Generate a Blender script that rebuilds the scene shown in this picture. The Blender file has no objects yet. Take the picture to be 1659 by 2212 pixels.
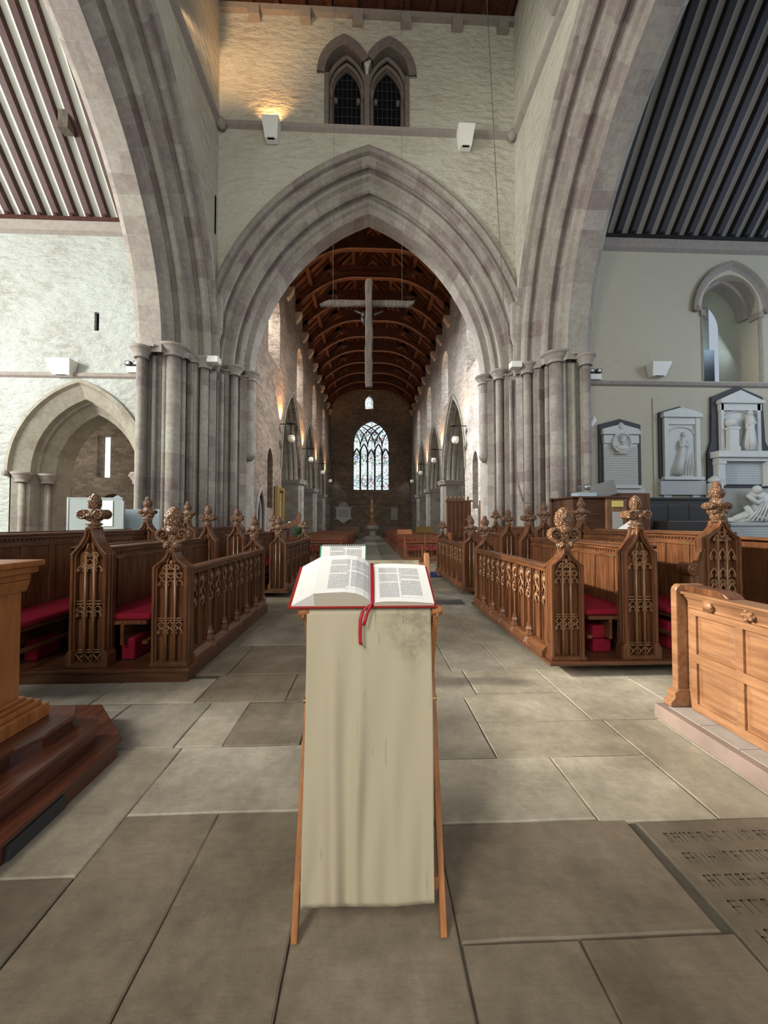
import bpy, math, random
from mathutils import Vector, Matrix
random.seed(7)
PI = math.pi
S = bpy.context.scene
COL = S.collection

# ------------------------------------------------------------------ camera
F = 830.0
cam_d = bpy.data.cameras.new('camera'); cam = bpy.data.objects.new('camera', cam_d); COL.objects.link(cam)
cam_d.sensor_fit = 'HORIZONTAL'; cam_d.sensor_width = 36.0
cam_d.lens = 36.0 * F / 1659.0
cam_d.clip_start = 0.05; cam_d.clip_end = 200
cam.location = (0, 0, 1.5)
cam.rotation_euler = (PI/2 + math.atan(23/F), 0, -math.atan(33.5/F))
S.camera = cam
# ------------------------------------------------------------------ world, view
w = bpy.data.worlds.new('world'); S.world = w; w.use_nodes = True
w.node_tree.nodes['Background'].inputs[0].default_value = (0.75, 0.85, 1.0, 1)
w.node_tree.nodes['Background'].inputs[1].default_value = 0.35
S.view_settings.view_transform = 'Standard'; S.view_settings.look = 'None'
S.view_settings.gamma = 1; S.view_settings.use_curve_mapping = False
S.view_settings.exposure = 0.62
# ------------------------------------------------------------------ lights
def area(name, loc, target, sx, sy, power, col=(1,1,1)):
    d = bpy.data.lights.new(name, 'AREA'); d.shape = 'RECTANGLE'; d.size = sx; d.size_y = sy
    d.energy = power; d.color = col
    o = bpy.data.objects.new(name, d); COL.objects.link(o); o.location = loc
    o.rotation_euler = (Vector(target) - Vector(loc)).to_track_quat('-Z', 'Y').to_euler()
    return o
def spot(name, loc, target, power, ang, col, r=0.05):
    d = bpy.data.lights.new(name, 'SPOT'); d.energy = power; d.color = col; d.spot_size = math.radians(ang); d.spot_blend = 0.8
    d.shadow_soft_size = r
    o = bpy.data.objects.new(name, d); COL.objects.link(o); o.location = loc
    o.rotation_euler = (Vector(target) - Vector(loc)).to_track_quat('-Z', 'Y').to_euler()
    return o
area('left_transept_window_light', (-16.5, 3.2, 7.0), (0, 5.6, 1.5), 3.0, 5, 2300, (1.0, 0.98, 0.93))
spot('left_transept_sun_beam', (-16.3, 4.9, 8.6), (2.7, 3.2, 1.2), 24000, 14, (1.0, 0.93, 0.80), 0.25)
area('left_transept_east_window_light', (-10.5, 1.2, 6.5), (-9.5, 12, 6), 5, 5, 110, (0.92, 0.98, 1.0))
area('right_transept_window_light', (16.5, 4.0, 7.5), (2, 8.0, 3), 4, 6, 330, (0.66, 0.80, 1.0))
area('right_transept_east_window_light', (10.5, 1.2, 6.5), (10, 12, 4), 4, 4, 70, (0.9, 0.96, 1.0))
area('east_window_light', (0, -9, 7), (0, 8, 5), 6, 8, 380, (1.0, 0.93, 0.82))
area('added_chancel_fill', (-3.3, -3.6, 6.0), (2.4, 3.6, 1.0), 1.4, 3.0, 260, (1.0, 0.93, 0.80))  # lamp added to brighten the stall-end fronts; no window is modelled here
area('added_tower_fill', (0, 1.4, 15.2), (0, 11, 11.5), 4, 2, 75, (0.98, 0.95, 0.82))  # area lamp added to lift the tower wall, no lantern window behind it
for y, p in [(16.3, 16000), (22.3, 6500), (28.2, 4200), (34.1, 3200)]:
    area('clerestory_light_left', (-7.6, y+0.2, 12.4), (-4.0, y, 10.0), 2.0, 2.6, p, (0.95, 0.98, 1.0))
for y, p in [(16.3, 6500), (22.3, 4200), (28.2, 3000), (34.1, 2400)]:
    area('clerestory_light_right', (8.1, y+0.2, 12.4), (4.5, y, 10.0), 2.0, 2.6, p, (0.9, 0.96, 1.0))

# ------------------------------------------------------------------ node materials
class NT:
    def __init__(s, name):
        s.m = bpy.data.materials.new(name); s.m.use_nodes = True; s.t = s.m.node_tree
        s.b = s.t.nodes['Principled BSDF']
    def n(s, typ, **kw):
        x = s.t.nodes.new(typ)
        for k, v in kw.items():
            if hasattr(x, k) and k not in x.inputs.keys(): setattr(x, k, v)
            else: s.set(x, k, v)
        return x
    def set(s, node, key, v):
        inp = node.inputs[key]
        if isinstance(v, bpy.types.NodeSocket): s.t.links.new(v, inp)
        elif isinstance(v, bpy.types.Node): s.t.links.new(v.outputs[0], inp)
        else:
            if isinstance(v, tuple) and len(v) == 3 and inp.type == 'RGBA': v = v + (1,)
            inp.default_value = v
    def math(s, op, a, b=0.0, c=None):
        x = s.t.nodes.new('ShaderNodeMath'); x.operation = op
        s.set(x, 0, a); s.set(x, 1, b)
        if c is not None: s.set(x, 2, c)
        return x.outputs[0]
    def mix(s, fac, a, b, mode='MIX'):
        x = s.t.nodes.new('ShaderNodeMix'); x.data_type = 'RGBA'; x.blend_type = mode
        s.set(x, 0, fac); s.set(x, 6, a); s.set(x, 7, b)
        return x.outputs[2]
    def ramp(s, fac, stops):
        x = s.t.nodes.new('ShaderNodeValToRGB'); e = x.color_ramp.elements
        while len(e) < len(stops): e.new(0.5)
        for i, (p, c) in enumerate(stops):
            e[i].position = p; e[i].color = (c if isinstance(c, tuple) else (c, c, c)) + (1,)
        s.set(x, 'Fac', fac); return x.outputs[0]
    def noise(s, vec, scale, detail=4, rough=0.55):
        x = s.t.nodes.new('ShaderNodeTexNoise'); s.set(x, 'Vector', vec); s.set(x, 'Scale', scale)
        s.set(x, 'Detail', detail); s.set(x, 'Roughness', rough); return x.outputs[0]
    def pos(s): return s.t.nodes.new('ShaderNodeNewGeometry').outputs['Position']
    def obj(s): return s.t.nodes.new('ShaderNodeTexCoord').outputs['Object']
    def uv(s): return s.t.nodes.new('ShaderNodeTexCoord').outputs['UV']
    def map(s, vec, scale=(1,1,1), loc=(0,0,0), rot=(0,0,0)):
        x = s.t.nodes.new('ShaderNodeMapping'); s.set(x, 'Vector', vec); s.set(x, 'Scale', scale); s.set(x, 'Location', loc); s.set(x, 'Rotation', rot)
        return x.outputs[0]
    def sep(s, vec):
        x = s.t.nodes.new('ShaderNodeSeparateXYZ'); s.set(x, 0, vec); return x.outputs
    def comb(s, x_, y_, z_=0.0):
        x = s.t.nodes.new('ShaderNodeCombineXYZ'); s.set(x, 0, x_); s.set(x, 1, y_); s.set(x, 2, z_); return x.outputs[0]
    def bump(s, h, strength=0.5, dist=0.02, nrm=None):
        x = s.t.nodes.new('ShaderNodeBump'); s.set(x, 'Height', h); s.set(x, 'Strength', strength); s.set(x, 'Distance', dist)
        if nrm is not None: s.set(x, 'Normal', nrm)
        return x.outputs[0]
    def out(s, col=None, rough=0.8, nrm=None, spec=0.3, metal=0.0):
        if col is not None: s.set(s.b, 'Base Color', col)
        s.set(s.b, 'Roughness', rough); s.set(s.b, 'Metallic', metal); s.set(s.b, 'Specular IOR Level', spec)
        if nrm is not None: s.set(s.b, 'Normal', nrm)
        return s.m

def plain(name, col, rough=0.6, spec=0.3, metal=0.0, nscale=30, amt=0.18, bump=0.15):
    t = NT(name); o = t.obj(); f = t.noise(o, nscale, 4)
    dark = tuple(c*(1-amt) for c in col); lite = tuple(min(1, c*(1+amt)) for c in col)
    return t.out(t.mix(f, dark, lite), rough, t.bump(f, bump, 0.004), spec, metal)

def whitewash(name, base, dirt, dirt_amt=0.5, bump=0.8):
    t = NT(name); p = t.pos()
    m = t.map(p, (1.0, 1.0, 2.3))
    big = t.noise(p, 0.45, 5, 0.6)
    mid = t.noise(m, 3.2, 5, 0.6)
    sm = t.noise(m, 11, 4, 0.6)
    v = t.n('ShaderNodeTexVoronoi', feature='SMOOTH_F1'); t.set(v, 'Vector', t.map(p, (1, 1, 2.4), (0, 0, 0))); t.set(v, 'Scale', 2.6)
    hgt = t.math('ADD', t.math('MULTIPLY', mid, 1.0), t.math('MULTIPLY', v.outputs[0], -0.5))
    hgt = t.math('ADD', hgt, t.math('MULTIPLY', sm, 0.25))
    d = t.math('MULTIPLY', t.ramp(big, [(0.42, 0.0), (0.68, 1.0)]), dirt_amt)
    d2 = t.math('MULTIPLY', d, t.ramp(mid, [(0.38, 0.1), (0.6, 1.0)]))
    c = t.mix(d2, base, dirt)
    crack = t.ramp(sm, [(0.28, 0.78), (0.42, 1.0)])
    c = t.mix(1.0, c, crack, 'MULTIPLY')
    return t.out(c, 0.9, t.bump(hgt, bump, 0.09), 0.1)

def rubble(name, c1, c2, mort, scale=2.4, bump=0.8):
    t = NT(name); p = t.pos()
    wv = t.noise(p, 2.0, 3)
    x, y, z = t.sep(p)
    u = t.math('ADD', t.math('ADD', x, y), t.math('MULTIPLY', wv, 0.25))
    vz = t.math('ADD', z, t.math('MULTIPLY', wv, 0.12))
    b = t.n('ShaderNodeTexBrick'); t.set(b, 'Vector', t.comb(u, vz)); t.set(b, 'Scale', 1.0)
    t.set(b, 'Color1', c1); t.set(b, 'Color2', c2); t.set(b, 'Mortar', mort); t.set(b, 'Mortar Size', 0.012); t.set(b, 'Mortar Smooth', 0.6)
    t.set(b, 'Brick Width', 0.36/scale*2.4); t.set(b, 'Row Height', 0.13/scale*2.4)
    n2 = t.noise(p, 6, 5, 0.7); n3 = t.noise(t.map(p, (1, 1, 1.6)), 0.7, 4)
    c = t.mix(1.0, b.outputs[0], t.ramp(n2, [(0.25, 0.62), (0.75, 1.25)]), 'MULTIPLY')
    c = t.mix(0.6, c, t.ramp(n3, [(0.3, 0.6), (0.7, 1.2)]), 'MULTIPLY')
    h = t.math('SUBTRACT', t.math('MULTIPLY', n2, 0.8), t.math('MULTIPLY', b.outputs[1], 0.5))
    return t.out(c, 0.92, t.bump(h, bump, 0.05), 0.1)

def ashlar(name, uvmode=False, bw=0.55, rh=0.34, tint=1.0, c1=(0.345,0.315,0.278), c2=(0.225,0.185,0.172), c3=(0.315,0.305,0.245)):
    t = NT(name); p = t.pos()
    if uvmode:
        u, v, _ = t.sep(t.uv()); vec = t.comb(v, u)
    else:
        x, y, z = t.sep(p); vec = t.comb(t.math('SUBTRACT', y, t.math('ABSOLUTE', x)), z)
    k = lambda c: tuple(min(1, a*tint) for a in c)
    b = t.n('ShaderNodeTexBrick'); t.set(b, 'Vector', vec); t.set(b, 'Scale', 1.0); t.set(b, 'Color1', k(c1)); t.set(b, 'Color2', k(c2))
    t.set(b, 'Mortar', k((0.31, 0.29, 0.255))); t.set(b, 'Mortar Size', 0.006); t.set(b, 'Mortar Smooth', 0.3); t.set(b, 'Brick Width', bw); t.set(b, 'Row Height', rh); t.set(b, 'Bias', 0.1)
    big = t.noise(p, 1.1, 4, 0.6); n2 = t.noise(p, 9, 6, 0.7)
    c = t.mix(t.math('MULTIPLY', t.ramp(big, [(0.45, 0.0), (0.62, 1.0)]), 0.55), b.outputs[0], k(c3))
    c = t.mix(1.0, c, t.ramp(n2, [(0.25, 0.72), (0.75, 1.18)]), 'MULTIPLY')
    h = t.math('SUBTRACT', t.math('MULTIPLY', n2, 0.5), t.math('MULTIPLY', b.outputs[1], 0.6))
    return t.out(c, 0.85, t.bump(h, 0.5, 0.015), 0.15)

def wood(name, dark, light, rough=0.35, scale=1.0, spec=0.5, axis='z'):
    t = NT(name); o = t.obj()
    sc = {'z': (14, 14, 1.2), 'y': (14, 1.2, 14), 'x': (1.2, 14, 14)}[axis]
    g = t.noise(t.map(o, tuple(a*scale for a in sc)), 2.2, 6, 0.65)
    big = t.noise(o, 2.5, 3)
    c = t.mix(t.ramp(g, [(0.3, 0.0), (0.7, 1.0)]), dark, light)
    c = t.mix(0.55, c, t.ramp(big, [(0.3, 0.65), (0.7, 1.15)]), 'MULTIPLY')
    return t.out(c, rough, t.bump(g, 0.25, 0.003), spec)

M = {}
M['wash_tower'] = whitewash('limewashed_rubble', (0.56, 0.54, 0.455), (0.29, 0.25, 0.19), 0.55, 1.0)
M['wash_left'] = whitewash('white_limewash', (0.445, 0.47, 0.44), (0.24, 0.215, 0.18), 0.8, 1.1)
M['wash_right'] = whitewash('smooth_cream_plaster', (0.47, 0.435, 0.345), (0.38, 0.35, 0.29), 0.3, 0.15)
M['rubble'] = rubble('brown_rubble_stone', (0.31, 0.235, 0.18), (0.19, 0.14, 0.11), (0.32, 0.255, 0.205))
M['rubble_dark'] = rubble('dark_rubble_stone', (0.29, 0.225, 0.165), (0.18, 0.14, 0.105), (0.28, 0.22, 0.17))
M['rubble_white'] = rubble('pale_rubble_stone', (0.44, 0.40, 0.35), (0.30, 0.265, 0.235), (0.46, 0.42, 0.37), 2.8)
M['ashlar'] = ashlar('dressed_sandstone')
M['vous'] = ashlar('arch_sandstone', True, 0.62, 0.42)
M['ashlar_s'] = ashlar('small_arch_sandstone', True, 0.9, 0.36, 1.1, (0.29,0.27,0.215), (0.235,0.205,0.165))
M['stone'] = plain('plain_dressed_stone', (0.29, 0.257, 0.23), 0.85, 0.15, 0, 8, 0.25, 0.4)
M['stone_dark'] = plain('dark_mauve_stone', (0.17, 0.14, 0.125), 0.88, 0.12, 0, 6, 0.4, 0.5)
M['oak'] = wood('dark_polished_oak', (0.050, 0.018, 0.008), (0.175, 0.070, 0.028), 0.30, 1.0, 0.5)
M['oak_y'] = wood('dark_oak_long_grain', (0.050, 0.018, 0.008), (0.175, 0.070, 0.028), 0.30, 1.0, 0.5, 'y')
M['oak_x'] = wood('dark_oak_cross_grain', (0.042, 0.016, 0.008), (0.13, 0.054, 0.024), 0.32, 1.0, 0.5, 'x')
M['oak_carved'] = wood('carved_oak', (0.10, 0.045, 0.020), (0.31, 0.16, 0.075), 0.30, 1.5, 0.5)
def mk_leafy():
    t = NT('foliate_carved_oak'); o = t.obj()
    g = t.noise(t.map(o, (20, 20, 4)), 2.0, 5)
    v = t.n('ShaderNodeTexVoronoi', feature='DISTANCE_TO_EDGE'); t.set(v, 'Vector', t.map(o, (1, 1, 0.55))); t.set(v, 'Scale', 34.0)
    wv = t.n('ShaderNodeTexWave'); t.set(wv, 'Vector', t.map(o, (1, 1, 0.7), (0, 0, 0), (0.5, 0.3, 0))); t.set(wv, 'Scale', 22.0); t.set(wv, 'Distortion', 6.0)
    h = t.math('ADD', t.math('MINIMUM', t.math('MULTIPLY', v.outputs[0], 3.0), 0.6), t.math('MULTIPLY', wv.outputs[1], 0.35))
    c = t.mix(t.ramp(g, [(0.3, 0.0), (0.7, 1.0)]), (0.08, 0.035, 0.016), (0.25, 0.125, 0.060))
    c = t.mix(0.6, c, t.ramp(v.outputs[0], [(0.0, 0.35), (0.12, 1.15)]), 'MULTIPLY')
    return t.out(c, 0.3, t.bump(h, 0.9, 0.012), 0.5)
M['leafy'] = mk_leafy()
M['oak_pew'] = wood('honey_oak', (0.17, 0.075, 0.033), (0.33, 0.17, 0.083), 0.36, 0.8, 0.4, 'y')
M['oak_pulpit'] = wood('orange_oak', (0.25, 0.085, 0.022), (0.40, 0.155, 0.046), 0.33, 0.7, 0.4)
M['mahog'] = wood('red_brown_step_wood', (0.040, 0.012, 0.007), (0.13, 0.040, 0.020), 0.33, 0.8, 0.55, 'y')
M['roofwood'] = wood('roof_timber', (0.045, 0.017, 0.010), (0.115, 0.045, 0.024), 0.6, 0.6, 0.2)
M['roofboard'] = wood('roof_boarding', (0.060, 0.026, 0.016), (0.16, 0.072, 0.038), 0.65, 0.6, 0.2)
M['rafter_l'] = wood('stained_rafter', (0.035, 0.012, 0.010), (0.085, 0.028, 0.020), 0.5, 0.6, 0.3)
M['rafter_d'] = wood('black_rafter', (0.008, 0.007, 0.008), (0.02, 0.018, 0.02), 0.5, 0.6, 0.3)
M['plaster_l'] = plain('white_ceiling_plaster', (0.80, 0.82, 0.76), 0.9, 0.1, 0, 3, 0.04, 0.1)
M['plaster_r'] = plain('dim_toned_ceiling_plaster', (0.50, 0.47, 0.43), 0.9, 0.1, 0, 3, 0.06, 0.1)  # same plaster as the left, with dim light mixed into its colour
M['lect'] = wood('lectern_beech', (0.30, 0.115, 0.04), (0.48, 0.21, 0.08), 0.4, 1.2, 0.4)
M['red'] = plain('red_upholstery', (0.19, 0.009, 0.022), 0.9, 0.1, 0, 60, 0.15, 0.2)
M['redseat'] = plain('red_chair_fabric', (0.20, 0.035, 0.03), 0.9, 0.1, 0, 60, 0.15, 0.2)
M['chairwood'] = wood('chair_wood', (0.14, 0.05, 0.02), (0.28, 0.11, 0.05), 0.45, 1.0, 0.3)
M['ribbon'] = plain('crimson_ribbon', (0.38, 0.008, 0.018), 0.45, 0.4, 0, 80, 0.1, 0.05)
M['bookred'] = plain('red_book_cloth', (0.26, 0.02, 0.015), 0.6, 0.3, 0, 80, 0.1, 0.1)
M['green'] = plain('green_card_cover', (0.02, 0.22, 0.13), 0.5, 0.3, 0, 60, 0.1, 0.05)
M['metal'] = plain('white_wire', (0.75, 0.75, 0.75), 0.35, 0.5, 0.3, 60, 0.05, 0.02)
M['steel'] = plain('grey_steel', (0.30, 0.31, 0.32), 0.4, 0.5, 0.7, 40, 0.1, 0.02)
M['brass'] = plain('brass', (0.30, 0.20, 0.07), 0.35, 0.5, 0.8, 40, 0.15, 0.05)
M['black'] = plain('shade_black', (0.006, 0.006, 0.007), 0.8, 0.1, 0, 20, 0.1, 0.0)  # flat black standing in for the shade inside openings
M['slate'] = plain('black_slate', (0.045, 0.047, 0.052), 0.6, 0.3, 0, 10, 0.2, 0.1)
M['marble'] = plain('grey_white_marble', (0.52, 0.53, 0.51), 0.5, 0.3, 0, 4, 0.12, 0.1)
M['paintgrey'] = plain('pale_stone_panel', (0.36, 0.355, 0.32), 0.8, 0.2, 0, 6, 0.1, 0.15)
M['lampwhite'] = plain('white_lamp_box', (0.78, 0.78, 0.74), 0.5, 0.3, 0, 10, 0.03, 0.02)
M['crosswood'] = wood('weathered_driftwood', (0.075, 0.06, 0.048), (0.19, 0.16, 0.13), 0.85, 0.8, 0.1)
M['bronze'] = plain('dark_bronze', (0.06, 0.055, 0.05), 0.4, 0.5, 0.6, 20, 0.2, 0.1)
M['wire'] = plain('thin_cable', (0.16, 0.15, 0.13), 0.6, 0.3, 0.2, 40, 0.1, 0.0)
M['ropestripe'] = None
M['board'] = plain('grey_display_board', (0.29, 0.33, 0.32), 0.7, 0.2, 0, 10, 0.04, 0.02)
M['boardblue'] = plain('pale_blue_board', (0.36, 0.44, 0.48), 0.7, 0.2, 0, 10, 0.04, 0.02)
M['paperw'] = plain('white_paper', (0.82, 0.80, 0.76), 0.7, 0.2, 0, 30, 0.03, 0.02)
M['panelblack'] = plain('near_black_panelling', (0.030, 0.025, 0.022), 0.4, 0.4, 0, 12, 0.3, 0.1)
M['gold'] = plain('gilt_frame', (0.36, 0.23, 0.06), 0.35, 0.5, 0.7, 30, 0.25, 0.2)
M['leaf'] = plain('dark_leaf', (0.02, 0.07, 0.02), 0.5, 0.4, 0, 30, 0.3, 0.1)
M['blue'] = plain('blue_kneeler_cloth', (0.035, 0.035, 0.14), 0.85, 0.1, 0, 60, 0.15, 0.1)
M['yellow'] = plain('yellow_note', (0.62, 0.50, 0.16), 0.6, 0.2, 0, 30, 0.05, 0.02)
M['darkgrey'] = plain('dark_grey_mat', (0.045, 0.047, 0.045), 0.8, 0.2, 0, 60, 0.2, 0.1)

def mk_page(name, cols, band=0.0):
    t = NT(name); u, v, _ = t.sep(t.uv())
    ln = t.math('FRACT', t.math('MULTIPLY', v, 46.0))
    line = t.math('GREATER_THAN', ln, 0.45)
    nz = t.noise(t.comb(t.math('MULTIPLY', u, 120), t.math('FLOOR', t.math('MULTIPLY', v, 46.0))), 1.0, 2)
    word = t.math('GREATER_THAN', nz, 0.44)
    m = 0.0
    for a, b in cols:
        k = t.math('MULTIPLY', t.math('GREATER_THAN', u, a), t.math('LESS_THAN', u, b))
        m = t.math('ADD', m, k)
    mv = t.math('MULTIPLY', t.math('GREATER_THAN', v, 0.10), t.math('LESS_THAN', v, 0.88))
    para = t.math('GREATER_THAN', t.noise(t.comb(t.math('FLOOR', t.math('MULTIPLY', u, 2.0)), t.math('MULTIPLY', v, 9)), 1.3, 1), 0.36)
    a = t.math('MULTIPLY', t.math('MULTIPLY', line, word), t.math('MULTIPLY', m, t.math('MULTIPLY', mv, para)))
    c = t.mix(a, (0.80, 0.79, 0.76), (0.20, 0.20, 0.22))
    return t.out(c, 0.75, None, 0.2)
M['page'] = mk_page('printed_page', [(0.20, 0.54), (0.57, 0.92)])
M['page2'] = mk_page('printed_page_right', [(0.12, 0.45), (0.48, 0.84)])
M['pageblock'] = None
def mk_edge():
    t = NT('page_edges'); o = t.obj()
    n_ = t.noise(t.map(o, (3, 3, 400)), 1.0, 3)
    return t.out(t.mix(n_, (0.46, 0.40, 0.28), (0.74, 0.69, 0.58)), 0.8, t.bump(n_, 0.3, 0.002), 0.1)
M['pageblock'] = mk_edge()
def mk_cloth():
    t = NT('cream_lectern_cloth'); o = t.obj()
    weave = t.noise(t.map(o, (300, 300, 300)), 1.0, 2)
    x, y, z = t.sep(o)
    st = t.noise(t.map(o, (55, 1, 6)), 1.0, 2, 0.4)
    streak = t.math('MULTIPLY', t.ramp(st, [(0.70, 0.0), (0.76, 1.0)]), t.ramp(t.noise(o, 3.0, 1), [(0.48, 0.0), (0.56, 1.0)]))
    right = t.ramp(x, [(0.02, 0.0), (0.10, 1.0)]); right.node.color_ramp.interpolation = 'LINEAR'
    top = t.ramp(t.math('ADD', z, t.math('MULTIPLY', t.math('ABSOLUTE', t.math('SUBTRACT', x, 0.17)), -1.2)), [(0.90, 0.0), (1.03, 1.0)])
    dirt = t.math('MULTIPLY', t.math('MULTIPLY', right, top), t.ramp(t.noise(t.map(o, (9, 1, 9)), 2.0, 6, 0.7), [(0.40, 0.15), (0.60, 1.0)]))
    d = t.math('MINIMUM', t.math('ADD', t.math('MULTIPLY', dirt, 0.6), t.math('MULTIPLY', streak, 0.4)), 1.0)
    c = t.mix(d, (0.43, 0.375, 0.26), (0.17, 0.148, 0.095))
    return t.out(c, 0.62, t.bump(weave, 0.15, 0.002), 0.3)
M['cloth'] = mk_cloth()
def mk_glass(kind):
    t = NT('stained_glass_' + kind); p = t.pos()
    x, y, z = t.sep(p)
    v = t.n('ShaderNodeTexVoronoi'); t.set(v, 'Vector', t.map(p, (1, 1, 1))); t.set(v, 'Scale', 3.2)
    vd = t.n('ShaderNodeTexVoronoi', feature='DISTANCE_TO_EDGE'); t.set(vd, 'Vector', p); t.set(vd, 'Scale', 3.2)
    lead = t.math('LESS_THAN', vd.outputs[0], 0.025)
    cr = t.sep(v.outputs['Color'])
    col = t.ramp(cr[0], [(0.0, (0.75, 0.92, 0.95)), (0.35, (0.95, 1.0, 1.0)), (0.5, (0.55, 0.80, 0.75)), (0.62, (0.12, 0.18, 0.16)), (0.72, (0.85, 0.93, 0.88)), (0.86, (0.65, 0.06, 0.06)), (0.9, (0.08, 0.16, 0.5)), (0.94, (0.85, 0.92, 0.9))])
    col.node.color_ramp.interpolation = 'CONSTANT'
    zz = t.math('FRACT', t.math('MULTIPLY', t.math('SUBTRACT', z, 5.0), 0.42))
    fig = t.math('MULTIPLY', t.ramp(zz, [(0.05, 0.0), (0.12, 1.0), (0.66, 1.0), (0.8, 0.0)]), t.math('GREATER_THAN', t.noise(p, 5.5, 3), 0.46))
    dk = t.math('MULTIPLY', t.math('GREATER_THAN', t.noise(t.map(p, (1, 1, 0.8), (3, 0, 7)), 7.0, 4), 0.56), t.ramp(zz, [(0.05, 0.0), (0.14, 1.0), (0.6, 1.0), (0.72, 0.0)]))
    c = t.mix(t.math('MULTIPLY', fig, 0.85), (0.88, 0.98, 1.0), col) if kind == 'west' else t.mix(0.35, (0.9, 1.0, 1.0), col)
    c = t.mix(t.math('MULTIPLY', dk, 0.85), c, (0.03, 0.045, 0.05))
    c = t.mix(lead, c, (0.02, 0.02, 0.02))
    t.set(t.b, 'Base Color', (0.02, 0.02, 0.02)); t.set(t.b, 'Emission Color', c); t.set(t.b, 'Emission Strength', 0.7)
    return t.m
M['glass_w'] = mk_glass('west'); M['glass_p'] = mk_glass('plain')
def clearpane():
    t = NT('clear_leaded_pane'); tr = t.n('ShaderNodeBsdfTransparent'); em = t.n('ShaderNodeEmission'); t.set(em, 0, (0.9, 0.97, 1.0)); t.set(em, 1, 1.0)
    mx = t.n('ShaderNodeMixShader'); t.set(mx, 0, 0.3); t.set(mx, 1, tr.outputs[0]); t.set(mx, 2, em.outputs[0])
    t.t.links.new(mx.outputs[0], t.t.nodes['Material Output'].inputs[0]); return t.m
M['clearpane'] = clearpane()
def emis(name, col, s):
    t = NT(name); t.set(t.b, 'Base Color', (0.8, 0.8, 0.8)); t.set(t.b, 'Emission Color', col); t.set(t.b, 'Emission Strength', s); return t.m
M['daylight'] = emis('clear_window_daylight', (0.86, 0.95, 1.0), 1.1)
M['globe'] = plain('opal_glass_globe', (0.75, 0.72, 0.58), 0.2, 0.5, 0, 10, 0.03, 0)
M['lampglow'] = emis('warm_lamp_glow', (1.0, 0.45, 0.12), 6.0)

def mk_flag():
    t = NT('worn_flagstone'); p = t.pos()
    a = t.n('ShaderNodeAttribute'); a.attribute_name = 'tint'
    big = t.noise(p, 1.3, 5, 0.6); sm = t.noise(t.map(p, (1, 1, 1)), 14, 6, 0.72)
    ch = t.noise(t.map(p, (1, 9, 1), (0, 0, 0), (0, 0, 0.5)), 3.0, 3)
    c = t.mix(1.0, a.outputs[0], t.ramp(big, [(0.28, (0.62, 0.60, 0.56)), (0.72, (1.25, 1.22, 1.18))]), 'MULTIPLY')
    blot = t.noise(t.map(p, (1, 1, 1), (5, 9, 2)), 3.4, 5, 0.65)
    c = t.mix(0.7, c, t.ramp(blot, [(0.32, 0.70), (0.66, 1.2)]), 'MULTIPLY')
    c = t.mix(0.8, c, t.ramp(sm, [(0.25, 0.75), (0.75, 1.2)]), 'MULTIPLY')
    h = t.math('ADD', sm, t.math('MULTIPLY', ch, 0.6))
    return t.out(c, t.ramp(big, [(0.3, 0.42), (0.7, 0.62)]), t.bump(h, 0.35, 0.012), 0.35)
M['flag'] = mk_flag()
M['grout'] = plain('dark_floor_joint', (0.09, 0.078, 0.06), 0.95, 0.1, 0, 20, 0.4, 0.2)
M['grout_pale'] = plain('pale_floor_mortar', (0.36, 0.33, 0.27), 0.95, 0.1, 0, 20, 0.3, 0.2)
def mk_sally():
    t = NT('striped_rope_wool'); u, v, _ = t.sep(t.uv())
    s_ = t.math('GREATER_THAN', t.math('FRACT', t.math('ADD', t.math('MULTIPLY', v, 18.0), u)), 0.5)
    return t.out(t.mix(s_, (0.45, 0.40, 0.36), (0.10, 0.015, 0.03)), 0.95, None, 0.1)
M['sally'] = mk_sally()
def mk_inscr(name, base, ink):
    t = NT(name); o = t.pos(); x, y, z = t.sep(o)
    ln = t.math('GREATER_THAN', t.math('FRACT', t.math('MULTIPLY', z, 13.0)), 0.62)
    wd = t.math('GREATER_THAN', t.noise(t.comb(t.math('MULTIPLY', x, 26), t.math('FLOOR', t.math('MULTIPLY', z, 13.0))), 1.0, 2), 0.46)
    return t.out(t.mix(t.math('MULTIPLY', t.math('MULTIPLY', ln, wd), 0.6), base, ink), 0.6, None, 0.2)
M['inscr'] = mk_inscr('inscribed_marble', (0.47, 0.46, 0.42), (0.20, 0.19, 0.17))
M['inscr2'] = mk_inscr('inscribed_grey_marble', (0.42, 0.44, 0.44), (0.25, 0.26, 0.27))

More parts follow.
